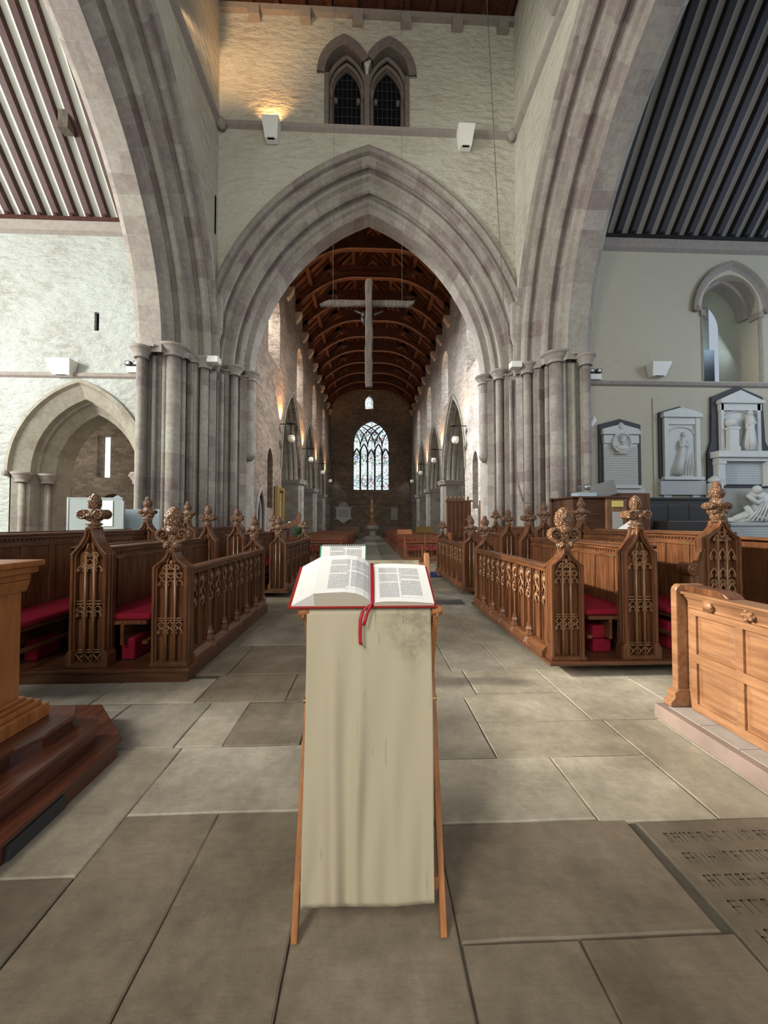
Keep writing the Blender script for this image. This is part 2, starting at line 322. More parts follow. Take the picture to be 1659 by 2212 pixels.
# ------------------------------------------------------------------ mesh builder
ORG = {}
class MB:
    def __init__(s): s.v = []; s.f = []; s.mi = []; s.uv = {}; s.cur = 0
    def av(s, p): s.v.append(tuple(p)); return len(s.v) - 1
    def face(s, ids, uv=None):
        s.f.append(tuple(ids)); s.mi.append(s.cur)
        if uv is not None: s.uv[len(s.f)-1] = uv
    def quad(s, a, b, c, d, uv=None): s.face([s.av(a), s.av(b), s.av(c), s.av(d)], uv)
    def box(s, x0, x1, y0, y1, z0, z1):
        i = len(s.v)
        for z in (z0, z1):
            for x, y in ((x0, y0), (x1, y0), (x1, y1), (x0, y1)): s.v.append((x, y, z))
        for q in ((0,3,2,1), (4,5,6,7), (0,1,5,4), (1,2,6,5), (2,3,7,6), (3,0,4,7)): s.face([i+k for k in q])
        return s
    def bar(s, a, b, w_, h_, up=(0, 0, 1)):
        a = Vector(a); b = Vector(b); d = (b-a).normalized(); up = Vector(up)
        if abs(d.dot(up)) > 0.98: up = Vector((0, 1, 0))
        r = d.cross(up).normalized()*w_/2; u = r.cross(d).normalized()*h_/2
        i = len(s.v)
        for c in (a, b):
            for k in (-r-u, r-u, r+u, -r+u): s.v.append(tuple(c+k))
        for q in ((0,3,2,1), (4,5,6,7), (0,1,5,4), (1,2,6,5), (2,3,7,6), (3,0,4,7)): s.face([i+k for k in q])
        return s
    def prism(s, poly, a0, a1, plane='xz'):
        # poly in 2D, extruded along the third axis
        f = {'xz': lambda p, a: (p[0], a, p[1]), 'yz': lambda p, a: (a, p[0], p[1]), 'xy': lambda p, a: (p[0], p[1], a)}[plane]
        n = len(poly); i = len(s.v)
        for a in (a0, a1):
            for p in poly: s.v.append(f(p, a))
        s.face([i+k for k in range(n)]); s.face([i+n+k for k in reversed(range(n))])
        for k in range(n):
            j = (k+1) % n; s.face([i+k, i+n+k, i+n+j, i+j])
        return s
    def ring(s, outer, inner, a0, a1, plane='xz'):
        f = {'xz': lambda p, a: (p[0], a, p[1]), 'yz': lambda p, a: (a, p[0], p[1]), 'xy': lambda p, a: (p[0], p[1], a)}[plane]
        n = len(outer); i = len(s.v)
        for P, a in ((outer, a0), (inner, a0), (outer, a1), (inner, a1)):
            for p in P: s.v.append(f(p, a))
        for k in range(n):
            j = (k+1) % n
            s.face([i+k, i+j, i+n+j, i+n+k]); s.face([i+2*n+k, i+3*n+k, i+3*n+j, i+2*n+j])
            s.face([i+k, i+2*n+k, i+2*n+j, i+j]); s.face([i+n+k, i+n+j, i+3*n+j, i+3*n+k])
        return s
    def tube(s, pts, r, n=8, flat=(1, 1), cap=True, uv=False):
        pts = [Vector(p) for p in pts]; m = len(pts)
        rr = r if isinstance(r, (list, tuple)) else [r]*m
        rings = []; ref = None; L = 0
        for k, p in enumerate(pts):
            d = (pts[min(k+1, m-1)] - pts[max(k-1, 0)]).normalized()
            if ref is None:
                ref = Vector((0, 1, 0)) if abs(d.y) < 0.9 else Vector((1, 0, 0))
            a = (ref - d*ref.dot(d)).normalized(); b = d.cross(a); ref = a
            if k: L += (pts[k]-pts[k-1]).length
            rings.append(([s.av(p + a*math.cos(2*PI*q/n)*rr[k]*flat[0] + b*math.sin(2*PI*q/n)*rr[k]*flat[1]) for q in range(n)], L))
        for (A, la), (B, lb) in zip(rings, rings[1:]):
            for q in range(n):
                j = (q+1) % n
                s.face([A[q], A[j], B[j], B[q]], [(q/n, la), ((q+1)/n, la), ((q+1)/n, lb), (q/n, lb)] if uv else None)
        if cap: s.face(list(reversed(rings[0][0]))); s.face(rings[-1][0])
        return s
    def lathe(s, prof, c=(0, 0, 0), n=16, axis='z', a0=0, a1=2*PI):
        full = abs(a1-a0-2*PI) < 1e-6; m = n if full else n+1; rings = []
        for r, h in prof:
            ring = []
            for q in range(m):
                a = a0 + (a1-a0)*q/n; x, y = r*math.cos(a), r*math.sin(a)
                p = {'z': (x, y, h), 'y': (x, h, y), 'x': (h, x, y)}[axis]
                ring.append(s.av((c[0]+p[0], c[1]+p[1], c[2]+p[2])))
            rings.append(ring)
        for A, B in zip(rings, rings[1:]):
            for q in range(n):
                j = (q+1) % m; s.face([A[q], A[j], B[j], B[q]])
        if full:
            if prof[0][0] > 1e-4: s.face(list(reversed(rings[0])))
            if prof[-1][0] > 1e-4: s.face(rings[-1])
        return s
    def blob(s, c, r, nu=14, nv=10, amp=0.0, k=5, kz=3.0, seed=0, jit=0.0):
        rnd = random.Random(seed); rings = []
        for j in range(nv+1):
            t = PI*j/nv; ring = []
            for i in range(nu):
                p = 2*PI*i/nu
                g = 1 + amp*abs(math.sin(k*p/2 + math.sin(kz*t)*1.3)) * math.sin(t) + jit*(rnd.random()-0.5)*math.sin(t)
                ring.append(s.av((c[0]+r[0]*g*math.sin(t)*math.cos(p), c[1]+r[1]*g*math.sin(t)*math.sin(p), c[2]+r[2]*math.cos(t))))
            rings.append(ring)
        for A, B in zip(rings, rings[1:]):
            for i in range(nu):
                j = (i+1) % nu; s.face([A[i], B[i], B[j], A[j]])
        return s
    def build(s, name, mat, parent=None, smooth=False, bevel=0.0, attr=None):
        o0 = Vector(ORG.get(parent.name, (0, 0, 0))) if parent else Vector((0, 0, 0))
        me = bpy.data.meshes.new(name)
        me.from_pydata([tuple(Vector(v)-o0) for v in s.v], [], s.f)
        mats = mat if isinstance(mat, (list, tuple)) else [mat]
        for m_ in mats: me.materials.append(m_)
        for p, i in zip(me.polygons, s.mi):
            p.material_index = i; p.use_smooth = smooth
        if s.uv:
            l = me.uv_layers.new(name='UVMap')
            for fi, uvs in s.uv.items():
                for k, li in enumerate(me.polygons[fi].loop_indices): l.data[li].uv = uvs[k]
        if attr:
            ca = me.color_attributes.new('tint', 'FLOAT_COLOR', 'CORNER')
            for fi, c in enumerate(attr):
                for li in me.polygons[fi].loop_indices: ca.data[li].color = c + (1,)
        me.update()
        o = bpy.data.objects.new(name, me); COL.objects.link(o)
        if parent: o.parent = parent; ORG[o.name] = tuple(o0)
        if bevel:
            b = o.modifiers.new('bevel', 'BEVEL'); b.width = bevel; b.segments = 2; b.limit_method = 'ANGLE'; b.angle_limit = math.radians(40)
        return o

def tag(o, label=None, cat=None, group=None, kind=None):
    if label: o['label'] = label
    if cat: o['category'] = cat
    if group: o['group'] = group
    if kind: o['kind'] = kind
    return o
def thing(name, loc, label, cat, group=None, kind=None, world=True):
    o = bpy.data.objects.new(name, None); COL.objects.link(o); o.location = loc; o.empty_display_size = 0.1
    ORG[o.name] = tuple(loc) if world else (0, 0, 0)
    return tag(o, label, cat, group, kind)
def struct(o, label=None):
    o['kind'] = 'structure'
    if label: o['label'] = label
    return o
def copy_tree(o, parent=None):
    c = o.copy(); COL.objects.link(c)
    if parent: c.parent = parent
    for ch in list(o.children): copy_tree(ch, c)
    return c

# ------------------------------------------------------------------ arch tools
def pointed(cx, hw, zs, za, n=14):
    """outline points of a pointed (or round if low) arch from left springing to right springing"""
    h = za - zs; pts = []
    if h >= hw*1.001:
        R = (h*h + hw*hw)/(2*hw); c = R - hw; te = math.acos(c/R)
        L = [(cx + c - R*math.cos(te*i/n), zs + R*math.sin(te*i/n)) for i in range(n+1)]
    else:
        L = [(cx - hw*math.cos(PI/2*i/n), zs + h*math.sin(PI/2*i/n)) for i in range(n+1)]
    return L + [(2*cx - x, z) for x, z in reversed(L[:-1])]
def top_fn(outline):
    def f(x):
        for (xa, za), (xb, zb) in zip(outline, outline[1:]):
            if xa - 1e-9 <= x <= xb + 1e-9:
                return za if abs(xb-xa) < 1e-9 else za + (zb-za)*(x-xa)/(xb-xa)
        return outline[0][1]
    return f
def opening(cx, hw, z0, zs, za, back=None, n=14):
    o = pointed(cx, hw, zs, za, n)
    return dict(x0=cx-hw, x1=cx+hw, bot=z0, top=top_fn(o), xs=[p[0] for p in o], back=back)
def wall_mesh(mb, mp, x0, x1, z0, z1, th, ops, back_face=True, reveal=True, step=None):
    """mp(a, d, z)->world. Openings reveal straight through, or splay to op['back']=(shrink_hw, raise_sill)"""
    xs = {x0, x1}
    for o in ops: xs.update([x for x in o['xs'] if x0 <= x <= x1])
    xs = sorted(xs); xs = [x for i, x in enumerate(xs) if i == 0 or x - xs[i-1] > 1e-6]
    for xa, xb in zip(xs, xs[1:]):
        xm = (xa+xb)/2
        act = sorted([o for o in ops if o['x0'] < xm < o['x1']], key=lambda o: o['bot'])
        ca = cb = z0
        for o in act:
            if o['bot'] > ca + 1e-6:
                mb.quad(mp(xa, 0, ca), mp(xb, 0, cb), mp(xb, 0, o['bot']), mp(xa, 0, o['bot']))
                if back_face: mb.quad(mp(xb, th, cb), mp(xa, th, ca), mp(xa, th, o['bot']), mp(xb, th, o['bot']))
            ta, tb = o['top'](xa), o['top'](xb)
            if reveal:
                c = (o['x0']+o['x1'])/2; sh, rz = o['back'] or (1.0, 0.0); k = lambda x: c + (x-c)*sh
                kz = lambda z: o['bot'] + rz + (z-o['bot'])*(1 - rz/(max(o['top'](c)-o['bot'], .01)))
                mb.quad(mp(xa, 0, ta), mp(xb, 0, tb), mp(k(xb), th, kz(tb)), mp(k(xa), th, kz(ta)))
                mb.quad(mp(xb, 0, o['bot']), mp(xa, 0, o['bot']), mp(k(xa), th, o['bot']+rz), mp(k(xb), th, o['bot']+rz))
            ca, cb = ta, tb
        mb.quad(mp(xa, 0, ca), mp(xb, 0, cb), mp(xb, 0, z1), mp(xa, 0, z1))
        if back_face: mb.quad(mp(xb, th, cb), mp(xa, th, ca), mp(xa, th, z1), mp(xb, th, z1))
    if reveal:
        for o in ops:
            c = (o['x0']+o['x1'])/2; sh, rz = o['back'] or (1.0, 0.0)
            kz = lambda z: o['bot'] + rz + (z-o['bot'])*(1 - rz/(max(o['top'](c)-o['bot'], .01)))
            for x in (o['x0'], o['x1']):
                t = o['top'](x); kx = c + (x-c)*sh
                mb.quad(mp(x, 0, o['bot']), mp(x, 0, t), mp(kx, th, kz(t)), mp(kx, th, o['bot']+rz))
def arch_sweep(mb, mp, ctr, c, z0, R0, zs, prof, n=22):
    """two-centred arch; prof = [(t radial, d depth)...]; mp(a, d, z)"""
    L = [0]
    for (t0, d0), (t1, d1) in zip(prof, prof[1:]): L.append(L[-1] + math.hypot(t1-t0, d1-d0))
    for side in (-1, 1):
        rows = []
        for t, d in prof:
            R = R0 + t; a0 = math.asin(max(-1, min(1, (zs-z0)/R))); a1 = math.acos(max(-1, min(1, c/R)))
            rows.append([(side*(R*math.cos(a0+(a1-a0)*i/n) - c), z0 + R*math.sin(a0+(a1-a0)*i/n)) for i in range(n+1)])
        for k in range(len(prof)-1):
            for i in range(n):
                u0 = i/n*(R0+0.5)*1.15; u1 = (i+1)/n*(R0+0.5)*1.15
                A, B = rows[k], rows[k+1]
                mb.quad(mp(ctr+A[i][0], prof[k][1], A[i][1]), mp(ctr+A[i+1][0], prof[k][1], A[i+1][1]),
                        mp(ctr+B[i+1][0], prof[k+1][1], B[i+1][1]), mp(ctr+B[i][0], prof[k+1][1], B[i][1]),
                        [(u0, L[k]), (u1, L[k]), (u1, L[k+1]), (u0, L[k+1])])
def shaft(mb, x, y, z0, z1, r, n=14): mb.lathe([(r, z0), (r, z1)], (x, y, 0), n)
def capital(mb, x, y, z, r, n=16):
    mb.lathe([(r, z-0.30), (r*1.15, z-0.30), (r*1.15, z-0.27), (r, z-0.26), (r*1.1, z-0.20), (r*1.45, z-0.12), (r*1.5, z-0.09), (r*1.62, z-0.08), (r*1.75, z-0.05), (r*1.75, z-0.02), (r*1.68, z), (0.0, z)], (x, y, 0), n)

# ================================================================== STRUCTURE
WX = 4.58          # half width of the crossing
# ---- west crossing wall (above the arch)
C0, Z0, R0 = 2.35, 6.0, 6.25
PROF = [(1.25, 0.0), (1.25, -0.10), (1.17, -0.13), (1.11, -0.05), (1.09, 0.08), (1.03, 0.09), (1.0, 0.02), (0.86, 0.02), (0.80, 0.05), (0.775, 0.12), (0.80, 0.18), (0.88, 0.22), (0.82, 0.31), (0.72, 0.28), (0.66, 0.31), (0.63, 0.38), (0.60, 0.44),
        (0.44, 0.44), (0.37, 0.46), (0.335, 0.53), (0.37, 0.60), (0.46, 0.64), (0.38, 0.75), (0.27, 0.72), (0.21, 0.78), (0.17, 0.87), (0.10, 0.92), (0.0, 0.94), (0.0, 1.5), (0.1, 1.65), (1.3, 1.65)]
mpW = lambda a, d, z: (a, 11.6 + d, z)
def two_centre_outline(ctr, R, zs, n=22):
    a0 = math.asin((zs-Z0)/R); a1 = math.acos(C0/R)
    L = [(ctr - (R*math.cos(a0+(a1-a0)*i/n)-C0), Z0 + R*math.sin(a0+(a1-a0)*i/n)) for i in range(n+1)]
    return L + [(2*ctr-x, z) for x, z in reversed(L[:-1])]
def two_centre_op(ctr, t, zs):
    o = two_centre_outline(ctr, R0+t, zs); xs = [p[0] for p in o]
    return dict(x0=xs[0], x1=xs[-1], bot=-1, top=top_fn(o), xs=xs, back=None)
mb = MB()
op = two_centre_op(0.0, 1.18, 6.3); op['x0'] = max(op['x0'], -9)
wall_mesh(mb, mpW, -6.2, 6.2, 6.0, 13.66, 1.6, [op], reveal=False)
wops = [opening(-0.72, 0.66, 13.70, 15.35, 16.45), opening(0.60, 0.66, 13.70, 15.35, 16.45)]
wops[0]['x1'] = -0.10; wops[1]['x0'] = -0.02
wops[0]['xs'] = [x for x in wops[0]['xs'] if x < -0.10] + [-0.10]; wops[1]['xs'] = [x for x in wops[1]['xs'] if x > -0.02] + [-0.02]
wall_mesh(mb, mpW, -6.2, 6.2, 13.66, 18.2, 0.28, wops, back_face=False)
wall_mesh(mb, lambda a, d, z: (a, 12.6, z), -6.2, 6.2, 13.66, 18.2, 0.01, [], back_face=False)
wall_w = struct(mb.build('wall_west', M['wash_tower']), 'whitewashed tower wall above the pointed arch to the nave')
mb = MB(); arch_sweep(mb, mpW, 0.0, C0, Z0, R0, 6.3, PROF, 26)
mb.build('arch_moulding', M['vous'], wall_w, True).data.polygons.foreach_set('use_smooth', [False]*len(wall_w.children[-1].data.polygons))
# twin tower window: inner plates, colonnettes, hoods
mb = MB()
iops = [opening(-0.70, 0.43, 13.76, 15.1, 15.92), opening(0.58, 0.43, 13.76, 15.1, 15.92)]
wall_mesh(mb, lambda a, d, z: (a, 11.88 + d, z), -1.5, 1.4, 13.6, 16.6, 0.10, iops, back_face=False)
for cx in (-0.70, 0.58):
    for r_, y_ in ((0.52, 11.84), (0.60, 11.74)):
        o_ = pointed(cx, r_, 15.1, 15.1+r_*1.75, 12)
        mb.tube([(x, y_, z) for x, z in o_], 0.06, 8)
    for sx in (-1, 1):
        shaft(mb, cx+sx*0.50, 11.82, 13.7, 15.1, 0.055, 10); capital(mb, cx+sx*0.50, 11.82, 15.16, 0.055, 10)
        mb.blob((cx+sx*0.36, 12.0, 15.0), (0.07, 0.1, 0.09), 10, 8)
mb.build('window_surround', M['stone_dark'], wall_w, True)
mb = MB()
for cx in (-0.76, 0.64):
    o_ = pointed(cx, 0.84, 15.40, 16.62, 16)
    i_ = pointed(cx, 0.60, 15.40, 16.30, 16)
    if cx < 0: keep = [(a, b) for a, b in zip(o_, i_) if a[0] <= 0.0]
    else: keep = [(a, b) for a, b in zip(o_, i_) if a[0] >= -0.1]
    for (a, b), (c_, d_) in zip(keep, keep[1:]):
        mb.quad((a[0], 11.50, a[1]), (b[0], 11.52, b[1]), (d_[0], 11.52, d_[1]), (c_[0], 11.50, c_[1]))
        mb.quad((a[0], 11.62, a[1]), (a[0], 11.50, a[1]), (c_[0], 11.50, c_[1]), (c_[0], 11.62, c_[1]))
        mb.quad((b[0], 11.52, b[1]), (b[0], 11.90, b[1]), (d_[0], 11.90, d_[1]), (d_[0], 11.52, d_[1]))
for x0, x1 in ((-1.38, -1.24), (-0.14, 0.02), (1.12, 1.26)): mb.box(x0, x1, 11.56, 11.92, 13.7, 15.42)
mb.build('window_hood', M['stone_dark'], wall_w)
mb = MB(); mb.box(-1.5, 1.5, 12.04, 12.08, 13.5, 17)
mb.build('window_void', M['black'], wall_w)  # black sheet behind the lancets paints the darkness beyond them
mb = MB()
for cx in (-0.70, 0.58):
    for k in range(-2, 3): mb.box(cx+k*0.15-0.008, cx+k*0.15+0.008, 12.01, 12.02, 13.7, 15.9)
    for k in range(7): mb.box(cx-0.42, cx+0.42, 12.00, 12.01, 13.9+k*0.3, 13.915+k*0.3)
mb.build('window_lattice', M['slate'], wall_w)
# string course + blocks + wall top corbels
mb = MB()
mb.prism([(11.62, 13.52), (11.50, 13.60), (11.46, 13.68), (11.50, 13.72), (11.62, 13.74)], -WX, WX, 'yz')
for sx in (-1, 1): mb.prism([(sx*(WX+.02), 13.44), (sx*(WX-0.1), 13.52), (sx*(WX-0.14), 13.60), (sx*(WX-0.1), 13.64), (sx*(WX+.02), 13.66)], 1.2, 11.6, 'xz')
struct(mb.build('trim_1', M['stone']), 'thin grey stone string course around the tower above the arch')
mb = MB()
for sx in (-1, 1):
    mb.blob((sx*(WX-0.12), 11.46, 13.55), (0.14, 0.14, 0.17), 12, 9, 0.2, 4)
    mb.prism([(0, 16.05), (0.10, 15.75), (0.22, 15.9), (0.35, 16.25), (0.35, 16.4), (0, 16.4)], 8.6, 8.95, 'xz') if False else None
struct(mb.build('trim_2', M['stone'], None, True), 'carved stone bosses in the upper tower corners')
mb = MB()
for k, x in enumerate((-3.5, -1.95, -0.35, 1.15, 2.75, 4.2)):
    mb.box(x-0.16, x+0.16, 11.38, 11.62, 16.95, 17.25)
mb.box(-WX, WX, 11.46, 11.62, 17.22, 17.4)
struct(mb.build('trim_3', M['stone']), 'row of stone corbels under the tower ceiling')
for sx, nm in ((-1, 'left'), (1, 'right')):
    mb = MB(); X = sx*WX
    a, b = (X, X - sx*0.36)
    mb.prism([(X, 13.95), (X-sx*0.10, 13.98), (X-sx*0.2, 14.15), (X-sx*0.36, 14.45), (X-sx*0.36, 14.7), (X, 14.7)], 8.55, 8.95)
    t4 = struct(mb.build('trim_%d' % (4 if sx < 0 else 5), M['stone'], None, False, 0.02), 'stone corbel carrying a dark wall post on the %s tower wall' % nm)
    mb = MB(); mb.box(min(a, b), max(a, b), 8.6, 8.9, 14.7, 17.6); mb.build('wall_post', M['rafter_d'], t4)
# ---- tower ceiling
mb = MB(); mb.box(-6.2, 6.2, -1, 12.7, 17.55, 17.75)
cl = struct(mb.build('ceiling', M['roofwood']), 'dark boarded tower ceiling at the top edge')
mb = MB()
for k in range(12): mb.box(-4.5+k*0.8, -4.35+k*0.8, 0, 11.6, 17.4, 17.55)
mb.build('ceiling_joist', M['roofwood'], cl)
# ---- side crossing walls & arches
YC = 6.45
for sx, nm in ((-1, 'left'), (1, 'right')):
    mp = (lambda s_: (lambda a, d, z: (s_*(WX + d), a, z)))(sx)
    mb = MB(); op = two_centre_op(YC, 1.18, 6.0)
    op['xs'] = [x for x in op['xs']]
    wall_mesh(mb, mp, 1.2, 11.62, 6.0, 18.0, 1.55, [op], reveal=False)
    ww = struct(mb.build('wall_' + nm, M['wash_tower']), 'whitewashed %s tower wall above the great side arch' % nm)
    mb = MB(); arch_sweep(mb, mp, YC, C0, Z0, R0, 6.05, PROF, 26); mb.build('arch_moulding', M['vous'], ww)
mb = MB(); mb.box(-6.2, 6.2, -0.6, 0.9, 13.3, 18.0)
struct(mb.build('wall_east', M['wash_tower']), 'tower wall above the chancel arch behind the viewer')
# thin slot left: its dark recess is painted as a black strip
mb = MB(); mb.box(-WX-0.02, -WX+0.012, 11.36, 11.45, 10.1, 11.25)
struct(mb.build('trim_6', M['black']), 'painted dark of a narrow slot in the tower corner left of the nave arch')

# ---- crossing piers (NW, SW clusters)
for sx, nm in ((-1, 'left'), (1, 'right')):
    P = [(3.92, 13.3), (3.92, 12.46), (4.10, 12.34), (4.24, 12.38), (4.32, 12.20), (4.34, 11.96), (4.52, 11.94), (4.60, 11.80), (4.58, 11.58), (4.70, 11.46), (4.84, 11.46), (4.90, 11.32), (4.90, 11.06), (5.08, 11.04), (5.22, 11.10), (5.30, 10.95), (5.50, 10.88),
         (5.62, 10.82), (5.64, 10.60), (5.76, 10.58), (5.86, 10.66), (5.96, 10.56), (5.96, 10.36), (6.13, 10.33), (6.20, 10.40), (6.20, 12.2), (6.20, 13.3)]
    mb = MB(); mb.prism([(sx*x, y) for x, y in P], 0, 6.25, 'xy')
    pier = struct(mb.build('wall_pier_' + nm, M['ashlar']), 'clustered stone pier on the %s of the nave arch' % nm)
    SH = [(4.20, 12.10, 0.11, 6.38), (4.76, 11.24, 0.115, 6.24), (5.38, 10.72, 0.19, 6.34), (5.20, 10.90, 0.07, 6.25), (5.56, 10.62, 0.07, 6.25), (6.05, 10.38, 0.105, 6.17), (4.46, 11.78, 0.055, 6.2), (5.02, 11.06, 0.05, 6.2), (5.78, 10.52, 0.055, 6.2)]
    for x, y, r, zt in SH:
        mb = MB(); shaft(mb, sx*x, y, 0.25, zt-0.2, r, 18); mb.lathe([(r*1.5, 0), (r*1.5, 0.2), (r*1.2, 0.28), (r, 0.34)], (sx*x, y, 0), 16)
        sh = mb.build('shaft', M['ashlar'], pier, True)
    for x, y, r, zt in [SH[0], SH[1], SH[2], SH[5]]:
        mb = MB(); capital(mb, sx*x, y, zt, r*1.28 if r > 0.15 else r*1.5, 22)
        mb.build('capital', M['stone'], pier, True)
    mb = MB(); mb.prism([(sx*x, y) for x, y in [(3.86, 13.3), (3.86, 12.38), (4.14, 12.34), (4.18, 11.94), (4.46, 11.90), (4.52, 11.6), (4.68, 11.44), (4.68, 11.04), (5.02, 11.0), (5.10, 10.62), (5.58, 10.56), (5.68, 10.28), (6.1, 10.27), (6.26, 10.34), (6.26, 13.3)]], 6.17, 6.23, 'xy')
    mb.build('impost', M['stone'], pier)
    # inner order: corbelled shaft with tapering end
    x, y, r = 3.86, 12.62, 0.17
    mb = MB(); mb.lathe([(0.0, 3.50), (0.06, 3.50), (r*0.95, 3.62), (r*1.08, 3.68), (r, 3.75), (r, 6.1)], (sx*x, y, 0), 20)
    mb.build('corbel_shaft', M['ashlar'], pier, True)
    mb = MB(); capital(mb, sx*x, y, 6.40, r*1.0, 20); mb.build('capital', M['stone'], pier, True)
    # small corbel shaft high in the corner
    mb = MB(); x, y = 4.50, 11.52
    mb.lathe([(0.0, 5.95), (0.055, 6.0), (0.06, 7.0)], (sx*x, y, 0), 12)
    capital(mb, sx*x, y, 7.25, 0.075, 12)
    mb.lathe([(0.13, 7.25), (0.15, 7.28), (0.15, 8.2), (0.12, 8.26), (0, 8.3)], (sx*x, y, 0), 8)
    mb.build('corner_shaft', M['stone'], pier)

# ---- near piers (east side of crossing, beside the viewer)
for sx, nm in ((-1, 'left'), (1, 'right')):
    P = [(3.8, -0.6), (3.8, 0.9), (4.58, 1.2), (4.74, 1.8), (5.16, 2.2), (5.74, 2.5), (6.2, 2.55), (6.2, -0.6)]
    mb = MB(); mb.prism([(sx*x, y) for x, y in P], 0, 13.4, 'xy')
    struct(mb.build('wall_near_pier_' + nm, M['ashlar']), 'stone pier of the crossing beside the viewer on the %s' % nm)

# ---- transept west walls and roofs
def transept(sx):
    nm = 'left' if sx < 0 else 'right'
    mp = lambda a, d, z: (a, 11.9 + d, z)
    mb = MB()
    if sx < 0:
        ops = [opening(-8.72, 1.965, 0.0, 3.0, 5.69), dict(x0=-8.36, x1=-8.22, bot=7.35, top=lambda x: 7.92, xs=[-8.36, -8.22], back=None)]
        x0, x1 = -18, -6.1
    else:
        ops = [opening(11.82, 0.98, 6.08, 8.55, 9.62, back=(1.0, 0.0))]
        x0, x1 = 6.1, 18
    wall_mesh(mb, mp, x0, x1, 0, 10.55, 1.5, ops, back_face=True)
    ww = struct(mb.build('wall_%s_transept' % nm, M['wash_left'] if sx < 0 else M['wash_right']), 'white plastered %s transept wall' % nm)
    # cornice + string
    mb = MB(); mb.prism([(11.92, 10.28), (11.78, 10.36), (11.72, 10.46), (11.70, 10.62), (11.92, 10.62)], x0, x1, 'yz')
    struct(mb.build('trim_%d' % (7 if sx < 0 else 8), M['stone']), 'stone cornice under the %s transept roof' % nm)
    mb = MB(); mb.prism([(11.92, 5.86), (11.82, 5.92), (11.80, 5.98), (11.84, 6.03), (11.92, 6.06)], x0, x1, 'yz')
    struct(mb.build('trim_%d' % (9 if sx < 0 else 10), M['stone']), 'thin grey string course across the %s transept wall' % nm)
    # ceiling planes
    k = 1.17; y1, z1 = 12.1, 10.75; ym = 6.4; zm = z1 + (y1-ym)*k
    mb = MB()
    mb.quad((x0, y1, z1), (x1, y1, z1), (x1, ym, zm), (x0, ym, zm)); mb.quad((x0, ym, zm), (x1, ym, zm), (x1, 0.7, z1), (x0, 0.7, z1))
    mb.quad((x0, y1+.4, z1+.3), (x0, ym, zm+.4), (x1, ym, zm+.4), (x1, y1+.4, z1+.3))
    c_ = struct(mb.build('ceiling_%s_transept' % nm, M['plaster_l'] if sx < 0 else M['plaster_r']), '%s transept sloping roof between close-set rafters' % ('white plastered left' if sx < 0 else 'shade-toned plastered right'))
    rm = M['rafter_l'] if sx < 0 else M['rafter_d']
    n = 24; sp = 0.475
    for i in range(n):
        x = sx*(6.62 + i*sp)
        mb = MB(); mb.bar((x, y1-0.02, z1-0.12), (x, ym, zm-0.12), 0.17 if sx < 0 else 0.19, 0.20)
        mb.bar((x, 11.93, 10.62), (x, 11.35, 10.62+0.75), 0.10, 0.10) if False else None
        mb.box(x-0.05, x+0.05, 11.74, 11.86, 10.62, 11.05)
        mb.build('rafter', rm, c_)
    mb = MB(); mb.box(x0, x1, 11.68, 11.95, 10.60, 10.72); mb.build('wall_plate', rm, c_)
    if sx < 0:
        mb = MB(); mb.box(-8.34, -8.08, 10.35, 10.6, 12.1, 12.6); mb.build('timber_patch', M['crosswood'], c_)
        mb = MB(); mb.box(-8.4, -8.18, 12.0, 12.05, 7.3, 8.0); mb.build('void', M['black'], ww)  # black block inside the wall hole paints its depth dark
    return ww
wl = transept(-1); wr = transept(1)
# east walls of transepts
for sx, nm in ((-1, 'left'), (1, 'right')):
    x0, x1 = sorted((sx*6.2, sx*18))
    mb = MB(); mb.box(x0, x1, 0.4, 0.7, 0, 10.8)
    struct(mb.build('wall_%s_transept_east' % nm, M['wash_left']), '%s transept wall behind the viewer' % nm)
# ---- left transept aisle arch
mpL = lambda a, d, z: (a, 11.9 + d, z)
def small_arch(parent, ctr, hw, rise, zs, prof, mp, mat, n=18):
    R = (rise*rise + hw*hw)/(2*hw); c = R - hw
    mb = MB(); arch_sweep(mb, mp, ctr, c, zs, R, zs+0.0001, prof, n); return mb.build('arch_moulding', mat, parent)
small_arch(wl, -8.72, 1.30, 1.98, 3.0, [(0.80, 0.0), (0.80, -0.08), (0.70, -0.10), (0.64, 0.0), (0.30, 0.22), (0.30, 0.42), (0.24, 0.46), (0.24, 0.56), (0.0, 0.80), (0.0, 1.5), (0.7, 1.5)], mpL, M['ashlar_s'])
for cx, s_ in ((-10.02, -1), (-7.42, 1)):
    mb = MB()
    P = [(0, 1.5), (0, 0.8), (s_*0.24, 0.56), (s_*0.28, 0.2), (s_*0.66, 0.0), (s_*0.70, 0.0), (s_*0.70, 1.5)]
    mb.prism([(cx+x, 11.9+d) for x, d in P], 0, 3.0, 'xy'); mb.build('jamb', M['ashlar'], wl)
    for x, d in ((0.10, 0.62), (0.44, 0.12)):
        mb = MB(); shaft(mb, cx+s_*x, 11.9+d, 0, 2.8, 0.09); mb.build('shaft', M['ashlar'], wl, True)
        mb = MB(); capital(mb, cx+s_*x, 11.9+d, 3.02, 0.16, 18); mb.build('capital', M['stone'], wl, True)
    mb = MB(); mb.blob((cx+s_*0.76, 11.82, 2.98), (0.09, 0.09, 0.1), 10, 8); mb.build('hood_stop', M['stone'], wl, True)
